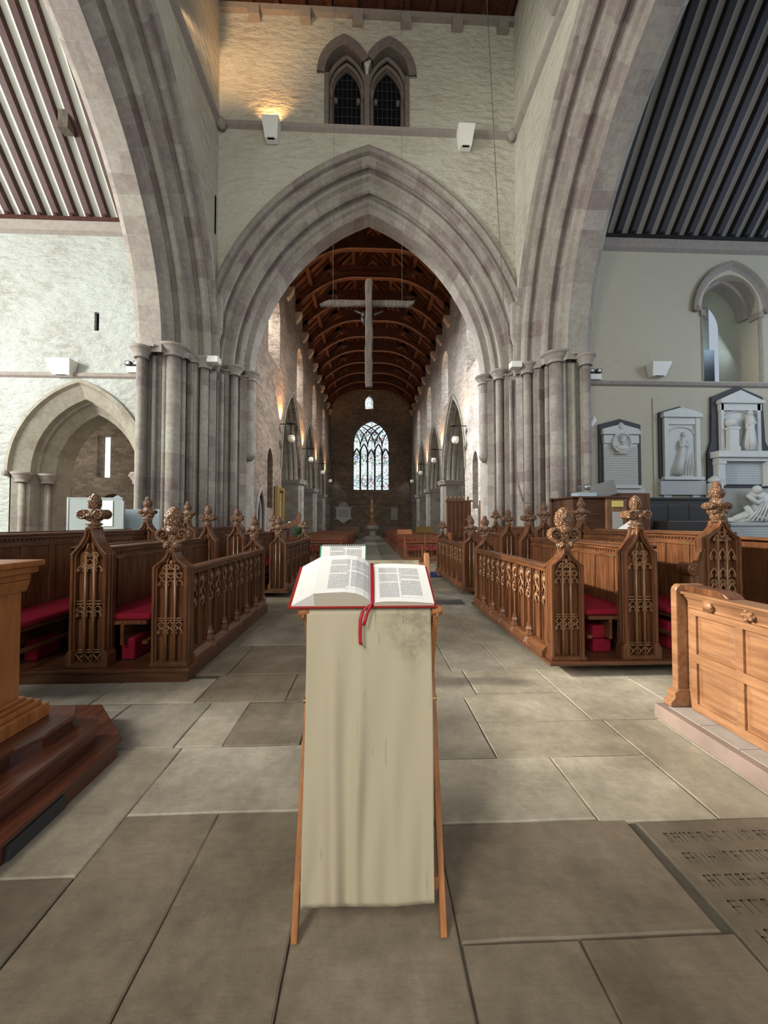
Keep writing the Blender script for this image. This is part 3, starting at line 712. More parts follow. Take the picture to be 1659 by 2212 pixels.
# aisle beyond
mb = MB()
wall_mesh(mb, lambda a, d, z: (a, 18.5+d, z), -17, -4.6, 0, 8, 0.6, [opening(-12.44, 0.30, 3.62, 5.6, 5.61, back=(0.7, 0.0), n=3), opening(-12.0, 0.55, 0, 2.3, 2.85)], back_face=False)
mb.box(-17, -6.2, 13.4, 19, 6.6, 6.8)
aw = struct(mb.build('wall_left_aisle', M['rubble_dark']), 'dark stone wall of the aisle seen through the left arch')
mb = MB(); mb.box(-13.0, -12.0, 18.95, 19.0, 3.2, 6.2); struct(mb.build('window_1', M['daylight']), 'narrow bright window seen through the left aisle arch')
area('added_left_aisle_fill', (-14.5, 15.5, 4.6), (-10, 17.5, 2.5), 1.5, 2.5, 90, (0.98, 0.95, 0.85))  # lamp added inside the aisle to lift its darkness, apart from the window
# ---- right transept window passage
mb = MB(); mb.box(10.6, 13.2, 14.2, 14.3, 5.9, 10.3); mb.box(10.5, 13.2, 13.4, 14.3, 5.9, 6.0)
mb.prism([(10.6, 6.0), (10.6, 10.2), (10.7, 10.2), (10.7, 6.0)], 13.4, 14.3)
pb = mb.build('passage_wall', M['wash_left'], wr)
mb = MB(); mb.box(11.75, 12.45, 13.2, 13.3, 6.1, 7.72); mb.build('passage_door', M['slate'], wr)
area('passage_window_light', (12.3, 12.9, 8.2), (11.4, 14.2, 7.6), 0.5, 1.6, 22, (0.6, 0.82, 1.0))
hood = [(0.36, 0.0), (0.36, -0.12), (0.28, -0.14), (0.20, -0.04), (0.12, 0.0), (0.05, 0.10), (0.0, 0.30), (-0.10, 0.32), (-0.12, 0.42), (-0.12, 0.7)]
R = (1.3**2+0.98**2)/(2*0.98)
mb = MB(); arch_sweep(mb, mpL, 11.82, R-0.98, 8.35, R, 8.36, hood, 14); mb.build('arch_moulding', M['stone'], wr)
mb = MB()
for s_ in (-1, 1):
    mb.blob((11.82+s_*1.20, 11.82, 8.42), (0.11, 0.1, 0.1), 10, 8)
    mb.box(11.82+s_*0.98-0.08, 11.82+s_*0.98+0.08, 11.84, 12.2, 8.2, 8.4); shaft(mb, 11.82+s_*1.0, 11.92, 6.1, 8.25, 0.05, 10)
mb.build('window_jamb', M['stone'], wr)

# ---- nave
NXL, NXR = -4.0, 4.5
ARC = [20.3, 26.25, 32.2, 38.0]
def nave_wall(sx):
    X = NXL if sx < 0 else NXR; nm = 'nave_left' if sx < 0 else 'nave_right'
    mp = lambda a, d, z: (X + sx*d, a, z)
    mb = MB()
    ops = [opening(y, 2.55 if i < 3 else 2.3, 0.0, 4.0, 8.15, n=16) for i, y in enumerate(ARC)]
    ops += [opening(y, 1.0, 8.35, 10.6, 11.6, back=(0.7, 0.8 if i else 1.4)) for i, y in enumerate((16.3, 22.4, 28.3, 34.2))]
    ops += [opening(15.75 if sx < 0 else 16.0, 0.42, 2.1, 3.95, 4.55)]
    if sx < 0: ops += [opening(14.35, 0.55, 0.0, 1.75, 2.75)]
    wall_mesh(mb, mp, 13.2, 40.4, 0, 13.9, 1.2, ops, back_face=False)
    ww = struct(mb.build('wall_' + nm, M['rubble'] if sx < 0 else M['rubble_white']), 'rubble stone wall on the %s of the nave above its arcade' % ('left' if sx < 0 else 'right'))
    # outer skin to stop at window backs
    for i, y in enumerate((16.3, 22.4, 28.3, 34.2)):
        mb = MB(); mb.box(*sorted((X+sx*1.24, X+sx*1.26)), y-1.1, y+1.1, 8.3, 12.2)
        struct(mb.build('window_%d' % ((2 if sx < 0 else 6) + i), M['clearpane']), 'clerestory window %s on the %s side of the nave' % (['nearest the tower', 'second from the tower', 'third from the tower', 'farthest from the tower'][i], 'left' if sx < 0 else 'right'))
    # arcade: mouldings + piers
    pr = [(0.30, -0.0), (0.30, -0.07), (0.22, -0.07), (0.18, 0.02), (0.10, 0.02), (0.06, 0.10), (0.10, 0.16), (0.0, 0.22), (-0.05, 0.36), (0.0, 0.42), (-0.09, 0.50), (-0.12, 0.62), (-0.08, 0.70), (-0.15, 0.8), (-0.12, 1.0), (0.0, 1.15), (0.0, 1.25)]
    for i, y in enumerate(ARC):
        hw = 2.5 if i < 3 else 2.25; h = 4.1; R = (h*h+hw*hw)/(2*hw)
        mb = MB(); arch_sweep(mb, mp, y, R-hw, 4.0, R, 4.001, pr, 16); mb.build('arch_moulding', M['ashlar_s'], ww)
    for i in range(4):
        ya = ARC[i] + (2.5 if i < 3 else 2.2); yb = (ARC[i+1]-2.5) if i < 3 else 40.3
        mb = MB(); c = 0.18
        xa, xb = X + sx*-0.05, X + sx*1.25
        P = [(xa, ya-0.06+c), (xa+sx*c, ya-0.06), (xb-sx*c, ya-0.06), (xb, ya-0.06+c), (xb, yb+0.06-c), (xb-sx*c, yb+0.06), (xa+sx*c, yb+0.06), (xa, yb+0.06-c)]
        mb.prism(P, 0, 4.0, 'xy'); mb.build('arcade_pier', M['ashlar'], ww)
        mb = MB(); cx, cy = (xa+xb)/2, (ya+yb)/2
        for e, za, zb in ((1.10, 3.74, 3.80), (1.20, 3.80, 3.94), (1.26, 3.94, 4.02)):
            mb.prism([(cx+(x-cx)*e, cy+(y_-cy)*e) for x, y_ in P], za, zb, 'xy')
        mb.build('capital', M['stone'], ww)
    return ww
nl = nave_wall(-1); nr = nave_wall(1)
# door tracery on left wall near pier
mb = MB()
for r_, d in ((0.55, -0.02), (0.44, 0.12), (0.34, 0.25)):
    o_ = [(14.35-r_, 0.0)] + pointed(14.35, r_, 1.75, 1.75+r_*1.85, 10) + [(14.35+r_, 0.0)]
    mb.tube([(NXL-d, y_, z) for y_, z in o_], 0.06, 8)
mb.box(NXL-0.5, NXL-0.35, 13.8, 14.9, 0, 2.8)
struct(mb.build('door_1', M['stone']), 'small pointed stone doorway in left nave wall')
mb = MB()
for X_, y_, s_ in ((NXL, 15.75, -1), (NXR, 16.0, 1)): mb.box(*sorted((X_+s_*0.6, X_+s_*0.65)), y_-0.6, y_+0.6, 2.0, 4.7)
struct(mb.build('trim_11', M['rubble_dark']), 'dark backs of the narrow pointed niches in the nave walls')
# aisles outside nave arcade (dark back walls)
mb = MB()
for X_ in (-9.2, 9.6):
    ops = [opening(y, 0.6, 2.2, 4.3, 5.2) for y in (21.5, 27.5, 33.5, 38.5)]
    wall_mesh(mb, (lambda s_, X0: (lambda a, d, z: (X0 + s_*d, a, z)))(1 if X_ > 0 else -1, X_), 13.4 if X_ > 0 else 19.2, 40.4, 0, 7.5, 0.4, ops, back_face=False)
    x0, x1 = sorted((X_, NXL-1.1 if X_ < 0 else NXR+1.1)); mb.box(x0, x1, 13.4, 40.4, 7.4, 7.6)
struct(mb.build('wall_nave_aisles', M['rubble']), 'outer walls of the nave aisles seen through the arcades')
for sx in (-1, 1):
    for y in (21.5, 27.5, 33.5):
        area('aisle_window_light', (sx*9.3, y, 3.6), (0, y-0.6, 1.4), 1.0, 2.2, 38, (0.92, 0.96, 1.0))
# west end wall with windows
YW = 40.3
ww_ops = [opening(0.28, 1.92, 4.95, 9.9, 12.3, n=16), opening(0.05, 0.42, 13.5, 14.3, 14.95)]
mb = MB(); wall_mesh(mb, lambda a, d, z: (a, YW+d, z), -10, 10, 0, 20, 0.5, ww_ops, back_face=False)
we = struct(mb.build('wall_nave_west', M['rubble_dark']), 'dark stone west end wall of the nave')
mb = MB(); mb.prism([(YW+0.02, 3.3), (YW-0.12, 3.36), (YW-0.1, 3.42), (YW+0.02, 3.46)], -4, 4.5, 'yz'); mb.build('string_course', M['rubble_dark'], we)
mb = MB(); mb.quad((-1.7, YW+0.45, 4.9), (2.3, YW+0.45, 4.9), (2.3, YW+0.45, 12.4), (-1.7, YW+0.45, 12.4))
wn = struct(mb.build('window_10', M['glass_w']), 'great five-light stained glass window at the far west end')
mb = MB(); lw = 3.84/5; x00 = 0.28-1.92
T = YW+0.38
for k in range(1, 5): mb.box(x00+k*lw-0.09, x00+k*lw+0.09, T-0.1, T, 4.95, 9.3)
def ribs(pts, r=0.085): mb.tube([(x, T-0.03, z) for x, z in pts], r, 6)
ribs([(x00, 4.95)] + pointed(0.28, 1.90, 9.9, 12.3, 14) + [(x00+3.84, 4.95)], 0.08)
for k in range(5):
    cx = x00 + (k+0.5)*lw
    zt = 9.3 if k in (1, 2, 3) else 8.8
    if k == 2: zt = 8.7
    ribs(pointed(cx, lw/2, zt-0.5, zt+0.55, 7))
of = top_fn(pointed(0.28, 1.88, 9.9, 12.26, 16)); RR = 2.46
for k in range(0, 6):
    xm_ = x00 + k*lw
    for d_ in (-1, 1):
        pts = []
        for q in range(30):
            th_ = q*0.05; x = xm_ + d_*(RR - RR*math.cos(th_))*1.0; z = 9.5 + RR*math.sin(th_)
            if x < x00+0.05 or x > x00+3.79 or z > of(x): break
            pts.append((x, z))
        if len(pts) > 2: ribs(pts, 0.06)
for cx, cz in ((0.28, 10.35), (-0.1, 10.95), (0.66, 10.95), (0.28, 11.45), (-0.48, 10.35), (1.04, 10.35)):
    ribs([(cx+0.2*math.cos(a*PI/6)*(1-0.25*abs(math.cos(a*PI/3))), cz+0.2*math.sin(a*PI/6)*(1-0.25*abs(math.cos(a*PI/3)))) for a in range(13)], 0.035)
mb.build('tracery', M['slate'], wn)
mb = MB(); mb.quad((-0.45, YW+0.4, 13.4), (0.55, YW+0.4, 13.4), (0.55, YW+0.4, 15.1), (-0.45, YW+0.4, 15.1))
struct(mb.build('window_11', M['glass_p']), 'small single-light window high in the west gable')
# nave roof
mb = MB(); RY0, RY1 = 13.25, 40.4
xm = 0.25
mb.quad((NXL-0.4, RY0, 13.5), (NXL-0.4, RY1, 13.5), (xm, RY1, 18.3), (xm, RY0, 18.3)); mb.quad((xm, RY0, 18.3), (xm, RY1, 18.3), (NXR+0.4, RY1, 13.5), (NXR+0.4, RY0, 13.5))
nc = struct(mb.build('ceiling_nave', M['roofboard']), 'steep boarded timber nave roof')
hs = (NXR-NXL)/2
def truss_curve(off):
    pts = []
    for i in range(25):
        a = -1 + 2*i/24; x = abs(a)
        z = 15.05 - 1.75*(max(0, x-0.22)/0.78)**2.0
        pts.append((xm + a*(hs+0.05-off*0.3), z + off))
    return pts
ys = [14.25 + 2.25*k for k in range(12)]
for y in ys:
    mb = MB()
    lo = truss_curve(0); up = truss_curve(0.34)
    for (a, b), (c_, d_) in zip(zip(lo, up), zip(lo[1:], up[1:])):
        for q in (((a, y-0.15), (c_, y-0.15), (d_, y-0.15), (b, y-0.15)), ((a, y+0.15), (b, y+0.15), (d_, y+0.15), (c_, y+0.15)), ((a, y-0.15), (a, y+0.15), (c_, y+0.15), (c_, y-0.15)), ((b, y-0.15), (d_, y-0.15), (d_, y+0.15), (b, y+0.15))):
            mb.quad(*[(p[0], yy, p[1]) for p, yy in q])
    for s_ in (-1, 1):
        xw = xm + s_*hs
        mb.box(*sorted((xw, xw-s_*0.32)), y-0.15, y+0.15, 13.0, 13.75)
        mb.bar((xw, y, 13.75), (xm, y, 18.2), 0.26, 0.26, (0, 1, 0))
        mb.bar((xm+s_*0.9, y, 15.3), (xm+s_*0.9, y, 17.2), 0.22, 0.2); mb.bar((xm+s_*0.8, y, 15.4), (xm, y, 16.6), 0.2, 0.16)
    mb.box(xm-2.9, xm+2.9, y-0.13, y+0.13, 15.40, 15.72)
    mb.build('roof_truss', M['roofwood'], nc)
    mb = MB()
    lo2 = [(x, z-0.03) for x, z in lo[2:-2]]
    mb.tube([(x, y-0.16, z) for x, z in lo2], 0.035, 6); mb.build('truss_moulding', M['oak_carved'], nc)
    for s_ in (-1, 1):
        mb = MB(); xw = xm + s_*(hs+0.02)
        mb.prism([(xw, 12.45), (xw-s_*0.12, 12.5), (xw-s_*0.34, 12.85), (xw-s_*0.36, 13.0), (xw, 13.0)], y-0.17, y+0.17); mb.build('corbel', M['stone'], nc)
mb = MB()
for f_ in (0.25, 0.5, 0.75):
    for s_ in (-1, 1):
        x = xm + s_*(hs+0.3)*(1-f_); z = 13.5 + 4.8*f_ - 0.12; mb.box(x-0.1, x+0.1, RY0, RY1, z-0.12, z+0.08)
mb.build('purlin', M['roofwood'], nc)
mb = MB()
k = 0
y = RY0
while y < RY1:
    for s_ in (-1, 1): mb.bar((xm+s_*(hs+0.35), y, 13.45), (xm, y, 18.2), 0.09, 0.08, (0, 1, 0))
    y += 0.56
mb.build('common_rafters', M['roofwood'], nc)

# ------------------------------------------------------------------ floor
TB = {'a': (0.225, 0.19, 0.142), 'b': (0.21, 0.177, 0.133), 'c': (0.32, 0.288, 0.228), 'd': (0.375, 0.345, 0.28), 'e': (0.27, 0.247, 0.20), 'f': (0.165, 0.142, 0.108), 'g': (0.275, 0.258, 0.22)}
mb = MB(); att = []
def slab(x0, x1, y0, y1, t, z=0.0, gap=0.0035):
    c = TB[t]; k = 0.96 + random.random()*0.08; c = tuple(a*k for a in c); g = gap; n0 = len(mb.f)
    dz = (random.random()-0.5)*0.003
    j = lambda: (random.random()-0.5)*0.010
    # subdivided wobbling edge
    P = []
    nx = max(1, int((x1-x0)/0.18)); ny = max(1, int((y1-y0)/0.18))
    for i in range(nx): P.append((x0+g+(x1-x0-2*g)*i/nx, y0+g+j()*0.6))
    for i in range(ny): P.append((x1-g+j()*0.6, y0+g+(y1-y0-2*g)*i/ny))
    for i in range(nx): P.append((x1-g-(x1-x0-2*g)*i/nx, y1-g+j()*0.6))
    for i in range(ny): P.append((x0+g+j()*0.6, y1-g-(y1-y0-2*g)*i/ny))
    cx, cy = (x0+x1)/2, (y0+y1)/2
    Q = [(cx+(x-cx)*(1-0.012/(x1-x0)*1.2), cy+(y-cy)*(1-0.012/(y1-y0)*1.2)) for x, y in P]
    i0 = len(mb.v); n = len(P)
    for x, y in P: mb.v.append((x, y, z-0.02))
    for x, y in P: mb.v.append((x, y, z-0.003+dz))
    for x, y in Q: mb.v.append((x, y, z+0.002+dz))
    mb.face([i0+2*n+q for q in range(n)])
    for q in range(n):
        r_ = (q+1) % n
        mb.face([i0+q, i0+r_, i0+n+r_, i0+n+q]); mb.face([i0+n+q, i0+n+r_, i0+2*n+r_, i0+2*n+q])
    att.extend([c]*(len(mb.f)-n0))
# near band, long slabs
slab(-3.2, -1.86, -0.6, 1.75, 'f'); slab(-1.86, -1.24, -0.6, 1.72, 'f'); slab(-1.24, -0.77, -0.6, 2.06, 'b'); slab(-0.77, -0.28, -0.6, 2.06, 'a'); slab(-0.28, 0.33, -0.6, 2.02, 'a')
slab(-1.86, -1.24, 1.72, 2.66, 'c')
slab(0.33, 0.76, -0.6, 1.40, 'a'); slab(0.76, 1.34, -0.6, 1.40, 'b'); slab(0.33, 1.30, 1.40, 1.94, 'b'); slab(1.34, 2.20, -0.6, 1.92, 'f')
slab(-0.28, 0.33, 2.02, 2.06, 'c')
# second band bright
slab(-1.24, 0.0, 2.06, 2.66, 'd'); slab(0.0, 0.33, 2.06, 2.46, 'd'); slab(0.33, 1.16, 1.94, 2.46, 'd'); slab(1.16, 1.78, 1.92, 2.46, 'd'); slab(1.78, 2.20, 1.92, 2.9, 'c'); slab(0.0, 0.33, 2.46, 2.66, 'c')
slab(-1.95, -1.30, 2.66, 3.30, 'e'); slab(-1.30, -0.98, 2.66, 3.30, 'c'); slab(-0.98, -0.46, 2.66, 3.28, 'b'); slab(-0.46, 0.2, 2.66, 3.28, 'b'); slab(0.2, 0.82, 2.46, 3.30, 'e')
slab(0.82, 1.78, 2.46, 2.90, 'c'); slab(0.82, 1.70, 2.90, 3.38, 'c'); slab(1.70, 2.5, 2.90, 3.65, 'c'); slab(2.5, 3.3, 2.90, 3.65, 'c')
slab(-2.3, -1.95, 3.20, 3.30, 'e'); slab(-3.2, -1.95, 2.66, 3.20, 'e'); slab(-3.3, -2.3, 3.20, 3.8, 'e'); slab(-2.3, -1.45, 3.30, 3.8, 'c'); slab(-1.45, -0.7, 3.30, 3.9, 'b'); slab(-0.7, 0.15, 3.28, 3.9, 'b'); slab(0.15, 0.95, 3.30, 3.9, 'e'); slab(0.95, 1.70, 3.38, 3.9, 'c'); slab(1.7, 2.5, 3.65, 4.3, 'c')
slab(2.5, 3.3, 3.65, 4.3, 'e')
y = 3.9; row = 0
XS = [-1.95, -1.25, -0.45, 0.35, 0.75, 1.25, 1.95]
while y < 13.6:
    h = random.choice((0.55, 0.7, 0.9, 1.1))
    xs = [-2.3, -1.45 + random.uniform(-.2, .2), -0.55 + random.uniform(-.25, .2), 0.35, 0.8 + random.uniform(-.1, .2), 1.45 + random.uniform(-.1, .1), 2.3]
    for a, b in zip(xs, xs[1:]): slab(a, b, y, y+h, random.choice('ggee' if (a+b)/2 > 0.3 else 'bbae') )
    y += h; row += 1
yn = y
# outer areas (transepts)
for sx in (-1, 1):
    x = 3.3
    while x < 17:
        yy = -0.6
        while yy < 13:
            h = random.choice((0.9, 1.2)); slab(*sorted((sx*x, sx*(x+1.0))), yy, yy+h, 'e'); yy += h
        x += 1.0
    yy = 3.9 if sx < 0 else 4.3
    while yy < 13:
        slab(*sorted((sx*2.3, sx*3.3)), yy, yy+0.9, 'e'); yy += 0.9
slab(-3.2, -1.86, 1.75, 2.66, 'e'); slab(2.2, 3.3, -0.6, 2.9, 'e')
# nave floor: pale runner between darker tiles
yy = yn
while yy < 40.3:
    for a, b, t in ((-8.5, -1.1, 'f'), (-1.1, -0.28, 'f'), (-0.28, 0.55, 'g'), (0.55, 1.3, 'f'), (1.3, 9, 'f')): slab(a, b, yy, yy+0.9, t)
    yy += 0.9
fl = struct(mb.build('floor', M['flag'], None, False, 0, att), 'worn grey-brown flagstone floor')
mb = MB(); mb.box(-18, 18, -3, 41, -0.12, -0.012); mb.build('joint_bed', M['grout'], fl)
# iron grating strip across the walk and ledger-stone lettering
mb = MB()
for k in range(46): mb.box(0.55+k*0.027, 0.565+k*0.027, 7.0, 7.45, 0.001, 0.006)
gr_ = mb.build('floor_grating', M['slate'], None); tag(gr_, 'dark iron floor grating across the stone walk between the right choir stalls', 'grating')
mb = MB(); rn = random.Random(3)
for r_ in range(5):
    x = 1.42
    while x < 2.12:
        w_ = rn.choice((0.018, 0.028, 0.036)); yy = 1.84 - r_*0.11
        mb.box(x, x+0.006, yy-0.055, yy, 0.001, 0.0035)
        if rn.random() < 0.7: mb.box(x, x+w_, yy-0.007, yy, 0.001, 0.0035)
        if rn.random() < 0.5: mb.box(x+w_-0.006, x+w_, yy-0.055, yy, 0.001, 0.0035)
        if rn.random() < 0.5: mb.box(x, x+w_, yy-0.03, yy-0.024, 0.001, 0.0035)
        x += w_ + 0.016
mb.build('worn_inscription', M['grout'], fl)

# ================================================================== CHOIR STALLS
def neck_outline(w, zs, zn, nw, inset=0.0, zb=0.0):
    R = [(w/2-inset, zb+inset), (w/2-inset, zs-inset*0.5)]
    for i in range(1, 8):
        s_ = i/7.0; R.append((max(nw-inset*0.75, 0.006) + (w/2-nw)*(1-s_)**1.9 - inset*0.25*(1-s_), zs + (zn-zs)*s_ - inset*1.3*s_))
    return R + [(-x, z) for x, z in reversed(R)]
def poppy_mb(style):
    """carved fleur-de-lis finial, base at z=0, about 0.42 tall"""
    mb = MB()
    if style == 0:      # C-scrolls with tall bud
        mb.lathe([(0.05, -0.02), (0.065, 0.0), (0.06, 0.02), (0.045, 0.03), (0.05, 0.06), (0.055, 0.10), (0.05, 0.22)], n=12)
        for s_ in (-1, 1):
            pts = []; rr = []
            for i in range(26):
                t = i/25.0; a = -PI*0.55 + t*PI*2.6; r_ = 0.066*(1-0.72*t)
                pts.append((s_*(0.093 + r_*math.cos(a)), 0, 0.155 + r_*math.sin(a))); rr.append(0.026*(1-0.4*t))
            mb.tube([(s_*0.02, 0, 0.03), (s_*0.05, 0, 0.07)] + pts[2:], [0.03, 0.03] + rr[2:], 8, (2.2, 1.0))
            mb.blob((s_*0.093, 0, 0.16), (0.022, 0.06, 0.022), 8, 6)
            mb.blob((s_*0.045, -0.02, 0.045), (0.035, 0.05, 0.05), 10, 7, 0.35, 6, 3)
        mb.blob((0, 0, 0.30), (0.062, 0.056, 0.135), 36, 22, 0.55, 8, 9, 1, 0.10)
        for k in range(10):
            a = k*2.4; mb.blob((0.055*math.cos(a), 0.05*math.sin(a), 0.215+k*0.017), (0.022, 0.022, 0.026), 8, 6, 0.3, 4)
        mb.blob((0, 0, 0.20), (0.06, 0.07, 0.07), 16, 10, 0.3, 6, 5, 2)
    elif style == 1:    # drum scrolls on a ringed neck
        mb.lathe([(0.05, -0.02), (0.075, -0.01), (0.08, 0.005), (0.055, 0.015), (0.085, 0.028), (0.09, 0.042), (0.06, 0.05), (0.055, 0.07), (0.09, 0.09), (0.085, 0.11), (0.05, 0.13), (0.05, 0.2)], n=14)
        for s_ in (-1, 1):
            mb.lathe([(0.0, -0.085), (0.018, -0.088), (0.022, -0.075), (0.034, -0.075), (0.038, -0.092), (0.055, -0.092), (0.06, -0.08), (0.056, 0.0), (0.06, 0.08), (0.055, 0.092), (0.036, 0.092), (0.0, 0.08)], (s_*0.095, 0, 0.155), 16, 'y')
        mb.blob((0, -0.02, 0.14), (0.055, 0.075, 0.06), 14, 10, 0.35, 6, 4, 3)
        mb.lathe([(0.045, 0.18), (0.065, 0.2), (0.05, 0.22)], n=12)
        mb.blob((0, 0, 0.29), (0.050, 0.048, 0.115), 36, 22, 0.55, 9, 14, 1, 0.08)
        for k in range(26):
            a = k*2.4; zz_ = -1+2*(k+0.5)/26; q = math.sqrt(1-zz_*zz_); mb.blob((0.056*q*math.cos(a), 0.054*q*math.sin(a), 0.29+0.105*zz_), (0.013, 0.013, 0.015), 7, 5)
    elif style == 2:    # three leafy lobes
        mb.blob((0, 0, 0.05), (0.062, 0.055, 0.075), 16, 10, 0.3, 6, 3, 4)
        for s_ in (-1, 1):
            mb.blob((s_*0.08, 0, 0.155), (0.054, 0.050, 0.046), 30, 18, 0.5, 8, 8, 5, 0.08)
            mb.blob((s_*0.045, 0, 0.10), (0.045, 0.05, 0.05), 12, 8, 0.3, 5, 4, 6)
        mb.blob((0, 0, 0.17), (0.06, 0.06, 0.09), 16, 12, 0.3, 7, 4, 1)
        mb.blob((0, 0, 0.29), (0.052, 0.046, 0.075), 32, 20, 0.5, 8, 9, 2, 0.08)
        mb.blob((0, 0, 0.365), (0.036, 0.036, 0.05), 12, 10, 0.22, 6, 5, 8)
        mb.lathe([(0.05, -0.02), (0.07, 0.0), (0.045, 0.02)], n=12)
    else:               # twin-tipped leafy head
        mb.lathe([(0.05, -0.02), (0.075, 0.0), (0.05, 0.02), (0.045, 0.1)], n=12)
        for s_ in (-1, 1):
            mb.blob((s_*0.085, 0, 0.155), (0.066, 0.05, 0.042), 16, 10, 0.25, 6, 4, 5)
            mb.blob((s_*0.045, 0, 0.24), (0.042, 0.045, 0.075), 14, 10, 0.28, 5, 4, 6)
            mb.blob((s_*0.035, 0, 0.31), (0.02, 0.025, 0.04), 10, 8)
        mb.blob((0, 0, 0.16), (0.06, 0.065, 0.08), 14, 12, 0.3, 6, 4, 3)
    return mb
PM = {}
def poppy(style, parent, x, y, z, h=0.42, rot=0.0):
    if style not in PM:
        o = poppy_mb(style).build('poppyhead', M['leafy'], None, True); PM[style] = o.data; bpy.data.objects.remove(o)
    o = bpy.data.objects.new('poppyhead', PM[style]); COL.objects.link(o); o.parent = parent
    og = Vector(ORG.get(parent.name, (0, 0, 0)))
    o.location = Vector((x, y, z)) - og; s_ = h/0.42; o.scale = (s_, s_, s_); o.rotation_euler = (0, 0, rot)
    return o
def arcs(mb, cx, w, z, y, r=0.008, h=None):
    """small cusped tracery arch of width w springing at z"""
    h = h or w*0.75
    o_ = pointed(cx, w/2, z, z+h, 5)
    mb.tube([(x, y, zz) for x, zz in o_], r, 5)
    for s_ in (-1, 1): mb.tube([(cx+s_*w/2, y, z), (cx+s_*w*0.22, y, z+h*0.12), (cx+s_*w*0.30, y, z+h*0.42)], r*0.75, 5)
def circ(mb, cx, cz, rr, y, r=0.007, n=12, lobes=4):
    mb.tube([(cx+rr*math.cos(2*PI*k/n), y, cz+rr*math.sin(2*PI*k/n)) for k in range(n+1)], r, 5, cap=False)
    for k in range(lobes):
        a = 2*PI*k/lobes + PI/lobes; mb.tube([(cx+rr*math.cos(a), y, cz+rr*math.sin(a)), (cx+rr*0.4*math.cos(a), y, cz+rr*0.4*math.sin(a))], r*0.8, 4)
